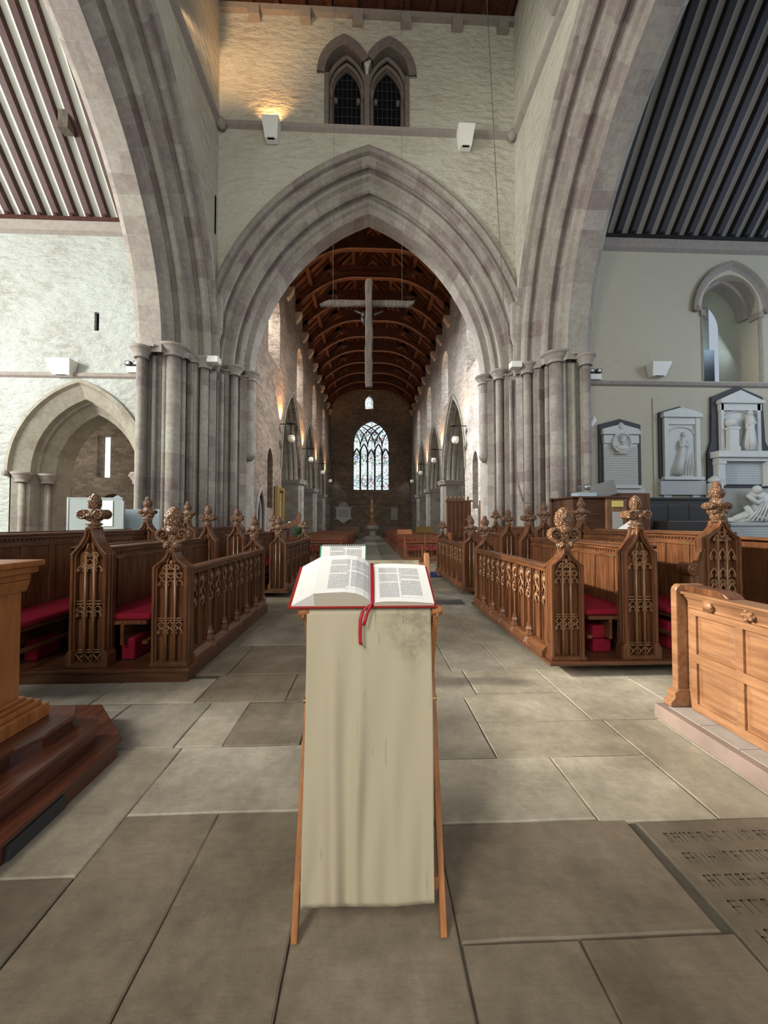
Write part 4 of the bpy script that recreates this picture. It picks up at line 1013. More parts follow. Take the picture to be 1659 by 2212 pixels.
def bench_end(parent, x, y, z0, w, zs, zn, style, h, detail=2, flip=1, arm=0):
    """x,y = centre of base, front facing the viewer (-y)"""
    th = 0.10
    mb = MB(); o_ = neck_outline(w, zs, zn, 0.034, 0, z0)
    mb.prism([(x+a, b) for a, b in o_], y+0.045, y+th)
    # moulded edges on front and back
    i1 = neck_outline(w, zs, zn, 0.034, 0.022, z0); i2 = neck_outline(w, zs, zn, 0.034, 0.040, z0)
    for (A, B, ya, yb) in ((o_, i1, y-0.022, y+0.045), (i1, i2, y-0.004, y+0.045), (o_, i1, y+th, y+th+0.028)):
        mb.ring([(x+a, b) for a, b in A], [(x+a, b) for a, b in B], ya, yb)
    for s_ in (-1, 1):                      # groove rolls on the edge
        for k in (0.03, 0.07): mb.tube([(x+s_*w/2, y+k, z0+0.16), (x+s_*w/2, y+k, zs)] , 0.011, 6)
    if style in (1, 2):
        for s_ in (-1, 1): mb.prism([(x+s_*(w/2-0.03), z0), (x+s_*(w/2+0.028), z0), (x+s_*(w/2+0.028), z0+0.11), (x+s_*(w/2+0.003), z0+0.16), (x+s_*(w/2-0.03), z0+0.16)], y-0.026, y+th+0.01)
    mb.box(x-w/2-0.012, x+w/2+0.012, y-0.030, y+th+0.03, z0, z0+0.035)
    if arm:
        xa = x + arm*w/2; za = z0 + 0.92
        mb.prism([(xa-arm*0.01, z0), (xa+arm*0.17, z0), (xa+arm*0.17, za-0.08), (xa+arm*0.12, za-0.01), (xa+arm*0.05, za+0.04), (xa+arm*0.02, za+0.14), (xa-arm*0.01, za+0.2)], y, y+th)
        mb.lathe([(0.0, -0.045), (0.022, -0.05), (0.03, -0.035), (0.055, -0.04), (0.065, -0.03), (0.065, 0.12), (0, 0.12)], (xa+arm*0.155, y, za-0.03), 16, 'y')
    e = mb.build('bench_end', M['oak'], parent, False, 0.003)
    if detail:
        mb = MB(); yf = y+0.004; iw = w-0.085; bw = iw/3
        zt = zs-0.03
        for k in (-1, 1):
            mb.box(x+k*bw/2-0.006, x+k*bw/2+0.006, yf, y+0.046, z0+0.04, zt+0.03)
            mb.tube([(x+k*bw/2, yf, z0+0.05), (x+k*bw/2, yf, zt+0.05)], 0.0125, 6)
            mb.tube([(x+k*bw*0.5, yf, zt+0.05), (x+k*bw*0.2, yf, zt+0.13)], 0.009, 5)
        if detail > 1:
            for k in (-1, 0, 1):
                cx = x+k*bw
                if style == 1:
                    zz = (z0+0.13, z0+0.60, z0+0.95)
                    mb.box(cx-bw*0.42, cx+bw*0.42, yf-0.004, yf+0.012, z0+0.13, z0+0.142); mb.box(cx-bw*0.42, cx+bw*0.42, yf-0.004, yf+0.012, z0+0.155, z0+0.163)
                    for d_ in (-1, 1): mb.tube([(cx-d_*bw*0.45, yf, z0+0.035), (cx+d_*bw*0.45, yf, z0+0.12)], 0.006, 5)
                    arcs(mb, cx, bw*0.9, z0+0.47, yf, 0.007); arcs(mb, cx, bw*0.9, z0+0.52, yf, 0.006)
                    mb.box(cx-bw*0.42, cx+bw*0.42, yf-0.004, yf+0.012, z0+0.585, z0+0.60); mb.box(cx-bw*0.42, cx+bw*0.42, yf-0.004, yf+0.012, z0+0.615, z0+0.625)
                    arcs(mb, cx, bw*0.9, z0+0.90, yf, 0.007)
                elif style == 0:
                    arcs(mb, cx, bw*0.9, z0+0.30, yf, 0.007)
                    circ(mb, cx, z0+0.385, bw*0.36, yf, 0.006)
                    for q in (0.425, 0.445): mb.box(cx-bw*0.42, cx+bw*0.42, yf-0.004, yf+0.012, z0+q, z0+q+0.010)
                    arcs(mb, cx, bw*0.9, z0+0.76, yf, 0.007); circ(mb, cx, z0+0.86, bw*0.34, yf, 0.006)
                else:
                    for q, hh in ((0.28, 0.11), (0.42, 0.09), (0.62, 0.13), (0.80, 0.10), (0.98, 0.12)):
                        arcs(mb, cx, bw*0.9, z0+q, yf, 0.009, hh)
                    circ(mb, cx, z0+0.75, bw*0.3, yf, 0.008)
            if style == 1: circ(mb, x, z0+1.0, bw*0.85, yf, 0.008, 16, 6); circ(mb, x, z0+0.985, bw*0.4, yf, 0.006)
            elif style == 0: circ(mb, x, z0+0.90, bw*0.42, yf, 0.007); mb.blob((x, yf, z0+0.98), (0.02, 0.01, 0.03), 8, 6)
            else:
                for k in range(3): circ(mb, x + (k-1)*0.04, zs+0.0+0.03*(k == 1), 0.035, yf, 0.008)
            if arm:
                xa = x + arm*w/2
                for k in range(3):
                    for q in (0.35, 0.6): arcs(mb, xa+arm*(0.03+k*0.05), 0.045, z0+q, y-0.005, 0.007, 0.08)
            arcs(mb, x-bw*0.5, bw*0.95, zs-0.03, yf, 0.008, 0.05); arcs(mb, x+bw*0.5, bw*0.95, zs-0.03, yf, 0.008, 0.05)
        mb.build('tracery', M['oak_carved'], e, True)
    poppy(style if style != 9 else 3, e, x, y+th/2, zn, h)
    return e
def gxbox(mb, s, x0, x1, y0, y1, z0, z1): mb.box(*sorted((s*x0, s*x1)), y0, y1, z0, z1)

def desk_row(s, xa, y0, y1, side, blk, det):
    """front desk: open tracery face towards the aisle. xa = aisle-side edge |x|"""
    P = 0.13; w = 0.33
    where = ('%s of the aisle, %s' % (side, blk))
    t = thing('choir_desk', (s*(xa+w/2), y0, P), 'carved oak choir desk front with buttressed tracery panels, ' + where, 'choir desk', 'carved oak choir desks and stalls')
    bench_end(t, s*(xa+w/2), y0, P, w, 1.075, 1.235, 0 if blk.startswith('near') else 2, 0.41, det)
    bench_end(t, s*(xa+w/2), y1-0.1, P, w, 1.075, 1.235, 2 if blk.startswith('near') else 9, 0.39, 1)
    ya, yb = y0+0.1, y1-0.1; xp = xa+0.05
    mb = MB(); gxbox(mb, s, xp, xp+0.03, ya, yb, P, 1.0); mb.build('back_board', M['oak'], t)
    mb = MB(); gxbox(mb, s, xa-0.01, xp+0.06, ya, yb, 1.025, 1.065); gxbox(mb, s, xa+0.005, xp+0.04, ya, yb, 0.99, 1.025); gxbox(mb, s, xa-0.02, xp+0.02, ya, yb, 1.04, 1.055)
    mb.build('top_rail', M['oak_y'], t, False, 0.006)
    mb = MB(); mb.prism([(s*(xa-0.05), P), (s*(xa-0.05), P+0.05), (s*(xa-0.01), P+0.10), (s*(xp+0.03), P+0.12), (s*(xp+0.03), P)], ya, yb)
    mb.build('bottom_rail', M['oak_y'], t)
    # bays
    nb = max(4, round((yb-ya)/0.46)); L = (yb-ya)/nb
    mbm = MB(); mbt = MB()
    def vert(y, wd, dp, mb_): gxbox(mb_, s, xp-dp, xp+0.01, y-wd/2, y+wd/2, P+0.1, 1.0)
    for k in range(nb+1):
        y = ya + k*L
        if 0 < k < nb:
            b = MB(); gxbox(b, s, xp-0.055, xp, y-0.028, y+0.028, P+0.12, 0.62); gxbox(b, s, xp-0.042, xp, y-0.022, y+0.022, 0.60, 0.80); gxbox(b, s, xp-0.03, xp, y-0.016, y+0.016, 0.8, 0.99)
            b.prism([(y-0.03, 0.62), (y, 0.68), (y+0.03, 0.62)], *sorted((s*(xp-0.06), s*xp)), 'yz'); b.prism([(y-0.024, 0.80), (y, 0.87), (y+0.024, 0.80)], *sorted((s*(xp-0.047), s*xp)), 'yz')
            xc = s*(xp-0.045)
            b.lathe([(0.075, P-0.005), (0.08, P+0.03), (0.055, P+0.075), (0.05, P+0.09), (0.062, P+0.10), (0.062, P+0.115), (0.045, P+0.135), (0.042, P+0.16), (0.05, P+0.17), (0.034, P+0.2), (0.03, P+0.24)], (xc, y, 0), 8)
            for q in range(4): b.blob((s*(xp-0.05+0.006*q), y+0.018*(1 if q % 2 else -1), 0.66+q*0.09), (0.016, 0.014, 0.03), 8, 6, 0.3, 5)
            b.build('buttress', M['oak'], t)
        for q in (-0.045, 0.045):
            if (k > 0 or q > 0) and (k < nb or q < 0): gxbox(mbm, s, xp-0.022, xp+0.005, y+q-0.009, y+q+0.009, P+0.12, 0.99)
    for k in range(nb):
        yc = ya + (k+0.5)*L
        gxbox(mbm, s, xp-0.026, xp+0.005, yc-0.011, yc+0.011, P+0.12, 0.99); 
        for q in (-1, 1):
            cy = yc + q*(L/4-0.01); wd = L/2-0.07
            for c_ in ((cy-wd/2+0.008), (cy+wd/2-0.008)): gxbox(mbm, s, xp-0.012, xp+0.005, c_-0.006, c_+0.006, P+0.12, 0.99)
            for zz, hh in ((0.86, 0.10), (0.74, 0.08), (0.64, 0.08)):
                o_ = pointed(cy, wd/2-0.01, zz, zz+hh, 5); mbt.tube([(s*(xp-0.012), a, b_) for a, b_ in o_], 0.009, 5)
            mbt.tube([(s*(xp-0.012), cy+0.03*math.sin(i*1.1), 0.62+i*0.035) for i in range(10)], 0.010, 5)
            mbt.blob((s*(xp-0.015), cy, 0.90), (0.015, 0.03, 0.035), 10, 8, 0.3, 5); mbt.blob((s*(xp-0.015), cy+0.01, 0.70), (0.014, 0.025, 0.03), 10, 8, 0.3, 5)
    mbm.build('mullions', M['oak'], t); mbt.build('tracery', M['oak_carved'], t, True)
    return t
def stall_row(s, xa, y0, y1, side, blk, row, det, arm=0):
    """bench with high panelled back. xa = aisle-side edge of the end"""
    P = 0.13; w = 0.33
    if row == 2: zs, zn, zt, st, h = 1.20, 1.455, 1.25, 1, 0.34
    else: zs, zn, zt, st, h = 1.34, 1.52, 1.385, 2, 0.42
    t = thing('choir_stall', (s*(xa+w/2), y0, P), 'panelled oak choir stall bench, %s row, %s of the aisle, %s' % ('middle' if row == 2 else 'rear', side, blk), 'choir stall', 'carved oak choir desks and stalls')
    bench_end(t, s*(xa+w/2), y0, P, w + (0.04 if row == 3 else 0), zs, zn, st, h, det, arm=arm)
    e2 = bench_end(t, s*(xa+w/2), y1-0.1, P, w, zs, zn, (1 if row == 2 else 2) if blk.startswith('near') else 9, h, 1)
    ya, yb = y0+0.1, y1-0.1; xb = xa+w*0.55
    mb = MB(); gxbox(mb, s, xb, xb+0.035, ya, yb, P, zt-0.02); mb.build('back_panel', M['oak'], t)
    n = max(4, round((yb-ya)/0.36)); L = (yb-ya)/n
    for k in range(n+1):
        mb = MB(); gxbox(mb, s, xb-0.014, xb, ya+k*L-0.035, ya+k*L+0.035, 0.6, zt-0.13); mb.build('panel_stile', M['oak'], t, False, 0.004)
    mb = MB(); gxbox(mb, s, xb-0.03, xb+0.24, ya, yb, zt-0.022, zt); gxbox(mb, s, xb-0.02, xb, ya, yb, zt-0.055, zt-0.03); gxbox(mb, s, xb-0.014, xb, ya, yb, zt-0.14, zt-0.10)
    y = ya+0.02
    while y < yb-0.04: gxbox(mb, s, xb-0.018, xb, y, y+0.028, zt-0.075, zt-0.058); y += 0.05
    mb.build('cornice', M['oak_y'], t, False, 0.003)
    mb = MB(); mb.prism([(s*(xb+0.20), zt-0.02), (s*(xb+0.24), zt-0.02), (s*(xb+0.24), zt+0.015), (s*(xb+0.20), zt+0.015)], ya, yb); mb.build('book_ledge', M['oak_y'], t)
    # small tracery insets
    for c in range(2 if row == 2 else 0):
        mb = MB()
        y_i = ya + (0.03 if c == 0 else (yb-ya)*0.55)
        for k in range(4):
            cy = y_i+0.03+k*0.05
            gxbox(mb, s, xb-0.022, xb, cy-0.029, cy-0.021, 0.72, 1.08)
            o_ = pointed(cy, 0.022, 0.90, 0.94, 4); mb.tube([(s*(xb-0.018), a, b_) for a, b_ in o_], 0.006, 5)
            mb.tube([(s*(xb-0.018), cy+0.022*math.cos(q*PI/4), 1.02+0.035*math.sin(q*PI/4)) for q in range(9)], 0.006, 5)
        gxbox(mb, s, xb-0.024, xb, y_i, y_i+0.22, 1.07, 1.09)
        mb.build('tracery_inset', M['oak_carved'], t)
    for q in (0.12, 0.62):
        mb = MB(); yy = ya+(yb-ya)*q; gxbox(mb, s, xb-0.020, xb-0.012, yy, yy+0.11, zt-0.135, zt-0.108); o = mb.build('name_plate', M['brass'], t); o['label'] = 'small brass name plate'
    mb = MB(); gxbox(mb, s, xa-0.32, xb, ya, yb, 0.50, 0.535); gxbox(mb, s, xa-0.30, xa-0.28, ya, yb, P, 0.5) if False else None
    for k in range(1, 4): gxbox(mb, s, xa-0.10, xb-0.02, ya+(yb-ya-0.04)*k/3, ya+(yb-ya-0.04)*k/3+0.04, P, 0.5)
    gxbox(mb, s, xa-0.10, xa-0.07, ya, yb, 0.30, 0.5)
    mb.build('seat', M['oak_y'], t)
    mb = MB(); gxbox(mb, s, xa-0.33, xa-0.28, ya, yb, P+0.18, P+0.21); 
    mb.build('kneeling_rail', M['oak_y'], t)
    mb = MB(); gxbox(mb, s, xa-0.34, xb-0.005, ya+0.02, yb-0.02, 0.537, 0.60)
    c = mb.build('bench_cushion', M['red'], None, False, 0.02)
    tag(c, 'long red bench cushion on the %s choir stall, %s side of the aisle, %s' % ('middle' if row == 2 else 'rear', side, blk), 'cushion', 'red choir bench cushions')
    return t
for s, side in ((-1, 'left'), (1, 'right')):
    dx = 0.0 if s < 0 else 0.085
    for (y0, y1, blk) in ((3.80, 6.55, 'near block'), (7.85, 11.05, 'far block')):
        xo = 1.70 + dx if blk.startswith('near') else (1.62 if s < 0 else 1.92)
        if blk.startswith('far'): y1 = 11.0
        near = blk.startswith('near')
        t = thing('stall_platform', (s*2.5, y0, 0), 'low dark oak platform under the %s choir stalls, %s' % (side, blk), 'platform', 'choir stall platforms')
        mb = MB(); gxbox(mb, s, xo, 5.6 if near else 4.5, y0-0.07, min(y1+0.05, 11.02), 0, 0.115)
        if near and s < 0: gxbox(mb, s, 3.34, 5.6, 3.2, y0-0.08, 0, 0.12); mb.build('base', M['oak_x'], t)
        mb = MB(); gxbox(mb, s, xo-0.015, 5.6 if near else 4.5, y0-0.085, min(y1+0.06, 11.03), 0.098, 0.128); mb.build('deck', M['oak_x'], t, False, 0.006)
        near = blk.startswith('near')
        x1 = 1.74 + dx if near else (1.66 if s < 0 else 1.96)
        x1 += 0.0
        desk_row(s, x1, y0, y1, side, blk, 2 if near else 1)
        stall_row(s, 2.50 + dx + (0.0 if near or s < 0 else 0.16), y0, y1, side, blk, 2, 2 if near else 1)
        stall_row(s, 3.48 + dx*0.3, y0 + ((0.05 if s > 0 else -0.40) if near else 0), y1, side, blk, 3, 2 if near else 1, arm=(-s if near and s > 0 else 0))
        # last row: high back wall of the block
        if s < 0 or near:
            t = thing('book_board', (s*4.45, y0, 0.13), 'plain oak screen panel closing the back of the %s choir stalls, %s' % (side, blk), 'screen')
            mb = MB(); gxbox(mb, s, 4.45, 4.49, y0-0.05, y1, 0.13, 1.30); mb.build('panel', M['oak'], t)
            mb = MB(); gxbox(mb, s, 4.38, 4.52, y0-0.05, y1, 1.30, 1.335); mb.build('top_rail', M['oak_y'], t, False, 0.006)
# red kneelers under the desks
def kneeler(x, y, z, lab, w=0.13, d=0.30, h=0.22):
    mb = MB(); mb.box(x-w/2, x+w/2, y-d/2, y+d/2, z, z+h); o = mb.build('kneeler', M['red'], None, False, 0.02); tag(o, lab, 'kneeler', 'red kneelers in the choir stalls')
kneeler(-2.40, 4.12, 0.13, 'red kneeler on the floor beside the front end of the left middle choir stall')
kneeler(-3.34, 4.12, 0.13, 'red kneeler on the floor at the front end of the left rear choir stall')
for i, z in enumerate((0.13, 0.275)): kneeler(2.47, 4.25, z, 'dark red kneeler, %s of two stacked under the right middle choir seat' % ('lower' if i == 0 else 'upper'), 0.2, 0.5, 0.14)
kneeler(3.36, 4.3, 0.13, 'dark red kneeler under the front end of the right rear choir seat', 0.22, 0.45, 0.30)

# ================================================================== LECTERN (foreground)
t = thing('folding_lectern', (0.0, 1.6, 0), 'folding X-frame wooden lectern standing on the flagstones in the foreground', 'lectern')
for s_ in (-1, 1):
    x = -0.262 if s_ < 0 else 0.272
    xt = -0.235 if s_ < 0 else 0.262
    mb = MB(); a = Vector((x, 1.42, 0.01)); b = Vector((xt + s_*0.012, 1.815, 1.30 if s_ < 0 else 1.345)); mb.bar(a, b, 0.024, 0.034, (0, 1, 0)); mb.lathe([(0.012, -0.012), (0.012, 0.012)], (b.x, b.y, b.z), 12, 'x')
    mb.build('leg', M['lect'], t, False, 0.004)
    mb = MB(); mb.bar((x*0.93 - s_*0.0, 1.93, 0.01), (xt*0.995, 1.50, 1.165), 0.022, 0.034, (0, 1, 0)); mb.build('leg', M['lect'], t, False, 0.004)
    mb = MB(); mb.lathe([(0.012, -0.02), (0.012, 0.02)], ((x+xt)/2, 1.635, 0.76), 10, 'x'); mb.build('pivot', M['brass'], t)
mb = MB(); mb.box(-0.255, 0.265, 1.452, 1.472, 0.14, 0.185); mb.build('cross_bar', M['lect'], t, False, 0.003)
mb = MB(); mb.box(-0.24, 0.25, 1.875, 1.893, 0.16, 0.20); mb.build('cross_bar', M['lect'], t, False, 0.003)
mb = MB(); mb.tube([(-0.245, 1.50, 1.150), (0.265, 1.50, 1.150)], 0.013, 12); mb.build('front_rail', M['lect'], t, True)
mb = MB(); mb.tube([(-0.245, 1.80, 1.30), (0.265, 1.80, 1.30)], 0.013, 12); mb.build('back_rail', M['lect'], t, True)
for s_ in (-1, 1):
    mb = MB(); xt = -0.246 if s_ < 0 else 0.266
    mb.tube([(xt, 1.50, 1.13), (xt-0.004, 1.485, 1.135), (xt, 1.478, 1.15)], 0.004, 6); mb.lathe([(0.019, -0.02), (0.019, 0.02)], (xt, 1.50, 1.16), 14, 'x')
    mb.build('joint', M['lect'], t, True)
# cloth
mb = MB(); NU, NV = 60, 60
def clothpt(u, v):
    x = -0.222 + 0.462*u
    fold = (0.016*math.exp(-((u-0.20-0.05*v)/0.06)**2) + 0.014*math.exp(-((u-0.43+0.03*v)/0.05)**2) + 0.007*math.exp(-((u-0.70)/0.05)**2)*v + 0.012*math.exp(-((u-1.0)/0.06)**2) + 0.004*math.sin(u*23+1.7+v*3.5)*math.sin(v*4+1))*-1.0
    k = min(1, v*1.6); ripple = max(0, v-0.88)/0.12
    hem = 0.006*math.sin(u*40)*ripple*max(0, 1-u*1.3)
    y = 1.486 - 0.062*v + fold*k*1.7 + hem
    z = 1.165 - 1.045*v + 0.004*math.sin(u*7)*v
    z -= (fold*k*1.7 + hem)*0.95*v
    x += (-0.012 - 0.006*v)*(1-u) + 0.006*math.sin(v*5)*0.3
    return (x, y, z)
ids = []
for j in range(NV+1): ids.append([mb.av(clothpt(i/NU, j/NV)) for i in range(NU+1)])
top = []
for j in range(8):
    f_ = j/7; row_ = []
    for i in range(NU+1):
        x, y, z = clothpt(i/NU, 0); row_.append(mb.av((x, 1.486+f_*0.325, 1.166+f_*0.155 - 0.012*math.sin(PI*f_))))
    top.append(row_)
bk = []
for j in range(12):
    f_ = (j+1)/12; row_ = []
    for i in range(NU+1):
        x, y, z = clothpt(i/NU, 0); row_.append(mb.av((x, 1.822+0.005*math.sin(i*0.3), 1.315-f_*0.5)))
    bk.append(row_)
grid = list(reversed(bk)) + list(reversed(top)) + ids[1:]
for A, B in zip(grid, grid[1:]):
    for i in range(NU): mb.face([A[i], A[i+1], B[i+1], B[i]])
o = mb.build('lectern_cloth', M['cloth'], None, True); md = o.modifiers.new('thick', 'SOLIDIFY'); md.thickness = 0.003
tag(o, 'long stained cream cloth hanging down the front of the folding lectern', 'cloth')
# open book: local slope frame
SL = Vector((0, 0.33, 0.155)).normalized(); NRM = SL.cross(Vector((-1, 0, 0))).normalized()
if NRM.z < 0: NRM = -NRM
BO = Vector((0.0, 1.478, 1.178))
def bp(x, s_, h): return tuple(BO + Vector((x, 0, 0)) + SL*s_ + NRM*h)
t = thing('open_book', tuple(BO), 'thick open book with printed pages and red cover lying on the lectern', 'book')
DEP = 0.275; XC = 0.016
mb = MB()
def bslab(mb, x0, x1, s0, s1, h0, h1, x0b=None):
    i = len(mb.v)
    for h in (h0, h1):
        for x, s_ in ((x0, s0), (x1, s0), (x1, s1), (x0, s1)): mb.v.append(bp(x, s_, h))
    for q in ((0,3,2,1), (4,5,6,7), (0,1,5,4), (1,2,6,5), (2,3,7,6), (3,0,4,7)): mb.face([i+k for k in q])
bslab(mb, -0.305, XC-0.01, -0.008, DEP+0.008, 0.0, 0.005); bslab(mb, XC-0.01, 0.262, -0.008, DEP+0.008, 0.0, 0.005)
mb.build('cover', M['bookred'], t)
# page blocks with curved tops
def block(prof_top, name, matp, flipu):
    mb = MB(); n = len(prof_top)
    lo = [(x, 0.005) for x, h in prof_top]
    for k in range(n-1):
        (xa, ha), (xb, hb) = prof_top[k], prof_top[k+1]
        mb.quad(bp(xa, 0, 0.005), bp(xb, 0, 0.005), bp(xb, 0, hb), bp(xa, 0, ha))
        mb.quad(bp(xb, DEP, 0.005), bp(xa, DEP, 0.005), bp(xa, DEP, ha), bp(xb, DEP, hb))
    mb.quad(bp(prof_top[0][0], 0, .005), bp(prof_top[0][0], 0, prof_top[0][1]), bp(prof_top[0][0], DEP, prof_top[0][1]), bp(prof_top[0][0], DEP, .005))
    mb.quad(bp(prof_top[-1][0], DEP, .005), bp(prof_top[-1][0], DEP, prof_top[-1][1]), bp(prof_top[-1][0], 0, prof_top[-1][1]), bp(prof_top[-1][0], 0, .005))
    for a in range(n-1):
        (xa, ha), (xb, hb) = prof_top[a], prof_top[a+1]
        mb.quad(bp(xa, 0, ha), bp(xb, 0, hb), bp(xb, DEP, hb), bp(xa, DEP, ha))
    mb.build('page_block', M['pageblock'], t, False)
    mb = MB(); L = [0]
    for (xa, ha), (xb, hb) in zip(prof_top, prof_top[1:]): L.append(L[-1]+math.hypot(xb-xa, hb-ha))
    for a in range(n-1):
        (xa, ha), (xb, hb) = prof_top[a], prof_top[a+1]; u0, u1 = L[a]/L[-1], L[a+1]/L[-1]
        mb.quad(bp(xa, -0.001, ha+0.0012), bp(xb, -0.001, hb+0.0012), bp(xb, DEP, hb+0.0012), bp(xa, DEP, ha+0.0012), [(u0, 0), (u1, 0), (u1, 1), (u0, 1)])
    mb.build('page', matp, t, True)
block([(-0.205, 0.062), (-0.15, 0.066), (-0.09, 0.068), (-0.05, 0.063), (-0.02, 0.050), (0.0, 0.032), (0.012, 0.012)], 'l', M['page'], 0)
block([(XC+0.004, 0.010), (0.03, 0.020), (0.06, 0.024), (0.12, 0.024), (0.19, 0.020), (0.252, 0.014)], 'r', M['page2'], 0)
# sloping fanned leaves at the left edge
mb = MB()
mb.quad(bp(-0.292, 0, 0.008), bp(-0.205, 0, 0.062), bp(-0.205, DEP, 0.062), bp(-0.290, DEP, 0.012)); mb.quad(bp(-0.292, 0, 0.006), bp(-0.292, 0, 0.008), bp(-0.290, DEP, 0.012), bp(-0.290, DEP, 0.006))
mb.face([mb.av(bp(-0.292, 0, 0.006)), mb.av(bp(-0.205, 0, 0.006)), mb.av(bp(-0.205, 0, 0.062)), mb.av(bp(-0.292, 0, 0.008))])
mb.quad(bp(-0.205, DEP, 0.006), bp(-0.290, DEP, 0.006), bp(-0.290, DEP, 0.012), bp(-0.205, DEP, 0.062))
mb.build('loose_leaves', M['paperw'], t)
# ribbons
def ribbon(pts, wd, name='ribbon'):
    mb = MB(); row_ = []
    for p in pts: row_.append((mb.av((p[0]-wd/2, p[1], p[2])), mb.av((p[0]+wd/2, p[1]+0.001, p[2]))))
    for A, B in zip(row_, row_[1:]): mb.face([A[0], A[1], B[1], B[0]])
    o = mb.build(name, M['ribbon'], t, True); o.modifiers.new('s', 'SOLIDIFY').thickness = 0.001
gut = [bp(XC-0.001, s_, 0.016+0.010*math.sin(s_*8)) for s_ in (DEP+0.004, DEP*0.8, DEP*0.6, DEP*0.4, DEP*0.2, 0.0)]
ribbon(gut + [bp(-0.004, -0.012, 0.012), (-0.022, 1.462, 1.165), (-0.030, 1.455, 1.135), (-0.031, 1.450, 1.09), (-0.030, 1.448, 1.055), (-0.027, 1.446, 1.045)], 0.0125)
ribbon(gut[:1] + [(g[0]+0.002, g[1], g[2]+0.002) for g in gut[1:]] + [bp(0.006, -0.012, 0.012), (-0.002, 1.462, 1.165), (-0.011, 1.456, 1.135), (-0.019, 1.452, 1.115)], 0.011)
mb = MB(); mb.tube([(-0.026, 1.446, 1.046), (-0.018, 1.445, 1.040), (-0.010, 1.444, 1.034)], 0.0008, 5); mb.build('loose_thread', M['leaf'], t)
# spiral pad
t = thing('spiral_notepad', (-0.12, 1.80, 1.32), 'white spiral-bound pad with green cover standing behind the open book', 'notepad')
def np_(x, h, d): return (x, 1.775 + h*0.35 + d, 1.325 + h*0.94 - 0.035)
mb = MB()
for (x0, x1, d0, d1, h0, h1) in ((-0.226, -0.010, 0.004, 0.010, 0, 0.108),):
    i = len(mb.v)
    for d in (d0, d1):
        for x, h in ((x0, h0), (x1, h0), (x1, h1), (x0, h1)): mb.v.append(np_(x, h, d))
    for q in ((0,3,2,1), (4,5,6,7), (0,1,5,4), (1,2,6,5), (2,3,7,6), (3,0,4,7)): mb.face([i+k for k in q])
mb.build('cover', M['green'], t)
mb = MB(); i = len(mb.v)
for d in (-0.004, 0.004):
    for x, h in ((-0.220, 0.0), (-0.016, 0.0), (-0.014, 0.106), (-0.218, 0.106)): mb.v.append(np_(x, h, d))
mb.face([0, 1, 2, 3], [(0, 0), (1, 0), (1, .62), (0, .62)])
for q in ((4,7,6,5), (0,4,5,1), (1,5,6,2), (2,6,7,3), (3,7,4,0)): mb.face(list(q), [(0, 0)]*4)
mb.build('pages', M['page'], t)
for k in range(24):
    mb = MB(); x = -0.212 + k*0.0084; c = np_(x, 0.108, 0.0)
    mb.tube([(x+0.001*math.sin(a), c[1]+0.006*math.cos(a), c[2]+0.006*math.sin(a)) for a in [q*PI/4 for q in range(9)]], 0.0011, 5, cap=False); mb.build('wire_loop', M['metal'], t)

# ================================================================== HANGING CROSS
YX = 10.8
t = thing('hanging_crucifix', (0.0, YX, 7.0), 'large weathered timber cross hung on wires in the nave arch', 'crucifix')
def rough_beam(P, axis, name, seed):
    rnd = random.Random(seed); mb = MB(); rings = []
    for (c, w_, d_) in P:
        ring = []
        for k in range(10):
            a = 2*PI*k/10 + 0.3; r1 = 1/max(abs(math.cos(a)), abs(math.sin(a)))**0.75
            j = 1 + (rnd.random()-0.5)*0.14
            u, v = w_/2*math.cos(a)*r1*j, d_/2*math.sin(a)*r1*j
            ring.append(mb.av((c[0]+u, c[1]+v, c[2]) if axis == 'z' else (c[0], c[1]+v, c[2]+u)))
        rings.append(ring)
    for A, B in zip(rings, rings[1:]):
        for k in range(10): q = (k+1) % 10; mb.face([A[k], A[q], B[q], B[k]])
    mb.face(list(reversed(rings[0]))); mb.face(rings[-1])
    return mb.build(name, M['crosswood'], t, False)
zz = [5.33, 5.40, 5.5, 5.75, 6.05, 6.2, 6.4, 6.62, 6.78, 7.0, 7.3, 7.6, 7.9, 8.15, 8.36, 8.42]
rn = random.Random(11)
rough_beam([((0.005+rn.uniform(-.012, .012), YX, z), (0.16 if i in (0, 15) else 0.205)+rn.uniform(-.015, .02), 0.16) for i, z in enumerate(zz)], 'z', 'upright_beam', 2)
XB = [(-1.40, 0.05, 7.73), (-1.25, 0.16, 7.78), (-1.1, 0.21, 7.81), (-0.7, 0.20, 7.81), (-0.3, 0.19, 7.82), (0.3, 0.19, 7.83), (0.7, 0.20, 7.83), (1.0, 0.19, 7.83), (1.15, 0.20, 7.82), (1.27, 0.12, 7.87), (1.33, 0.04, 7.91)]
rough_beam([((x, YX+0.14, z), w_, 0.13) for x, w_, z in XB], 'x', 'cross_beam', 5)
mb = MB()   # carved figure on the far side
YF = YX+0.30
for s_ in (-1, 1): mb.tube([(s_*0.42, YF+0.02, 7.72), (s_*0.22, YF, 7.62), (s_*0.12, YF+0.02, 7.56)], [0.025, 0.032, 0.04], 8)
mb.tube([(0, YF, 7.60), (0.0, YF+0.03, 7.4), (0, YF+0.02, 7.15), (0, YF, 7.0)], [0.10, 0.12, 0.10, 0.11], 12)
for s_ in (-1, 1): mb.tube([(s_*0.05, YF, 7.0), (s_*0.04, YF+0.06, 6.7), (s_*0.02, YF, 6.35), (s_*0.02, YF+0.03, 6.28)], [0.06, 0.055, 0.035, 0.03], 8)
mb.blob((-0.15, YF+0.03, 7.60), (0.07, 0.08, 0.10), 12, 10); mb.tube([(-0.13, YF, 7.56), (-0.19, YF+0.02, 7.50), (-0.12, YF, 7.30)], [0.04, 0.05, 0.05], 8)
mb.build('carved_figure', M['bronze'], t, True)
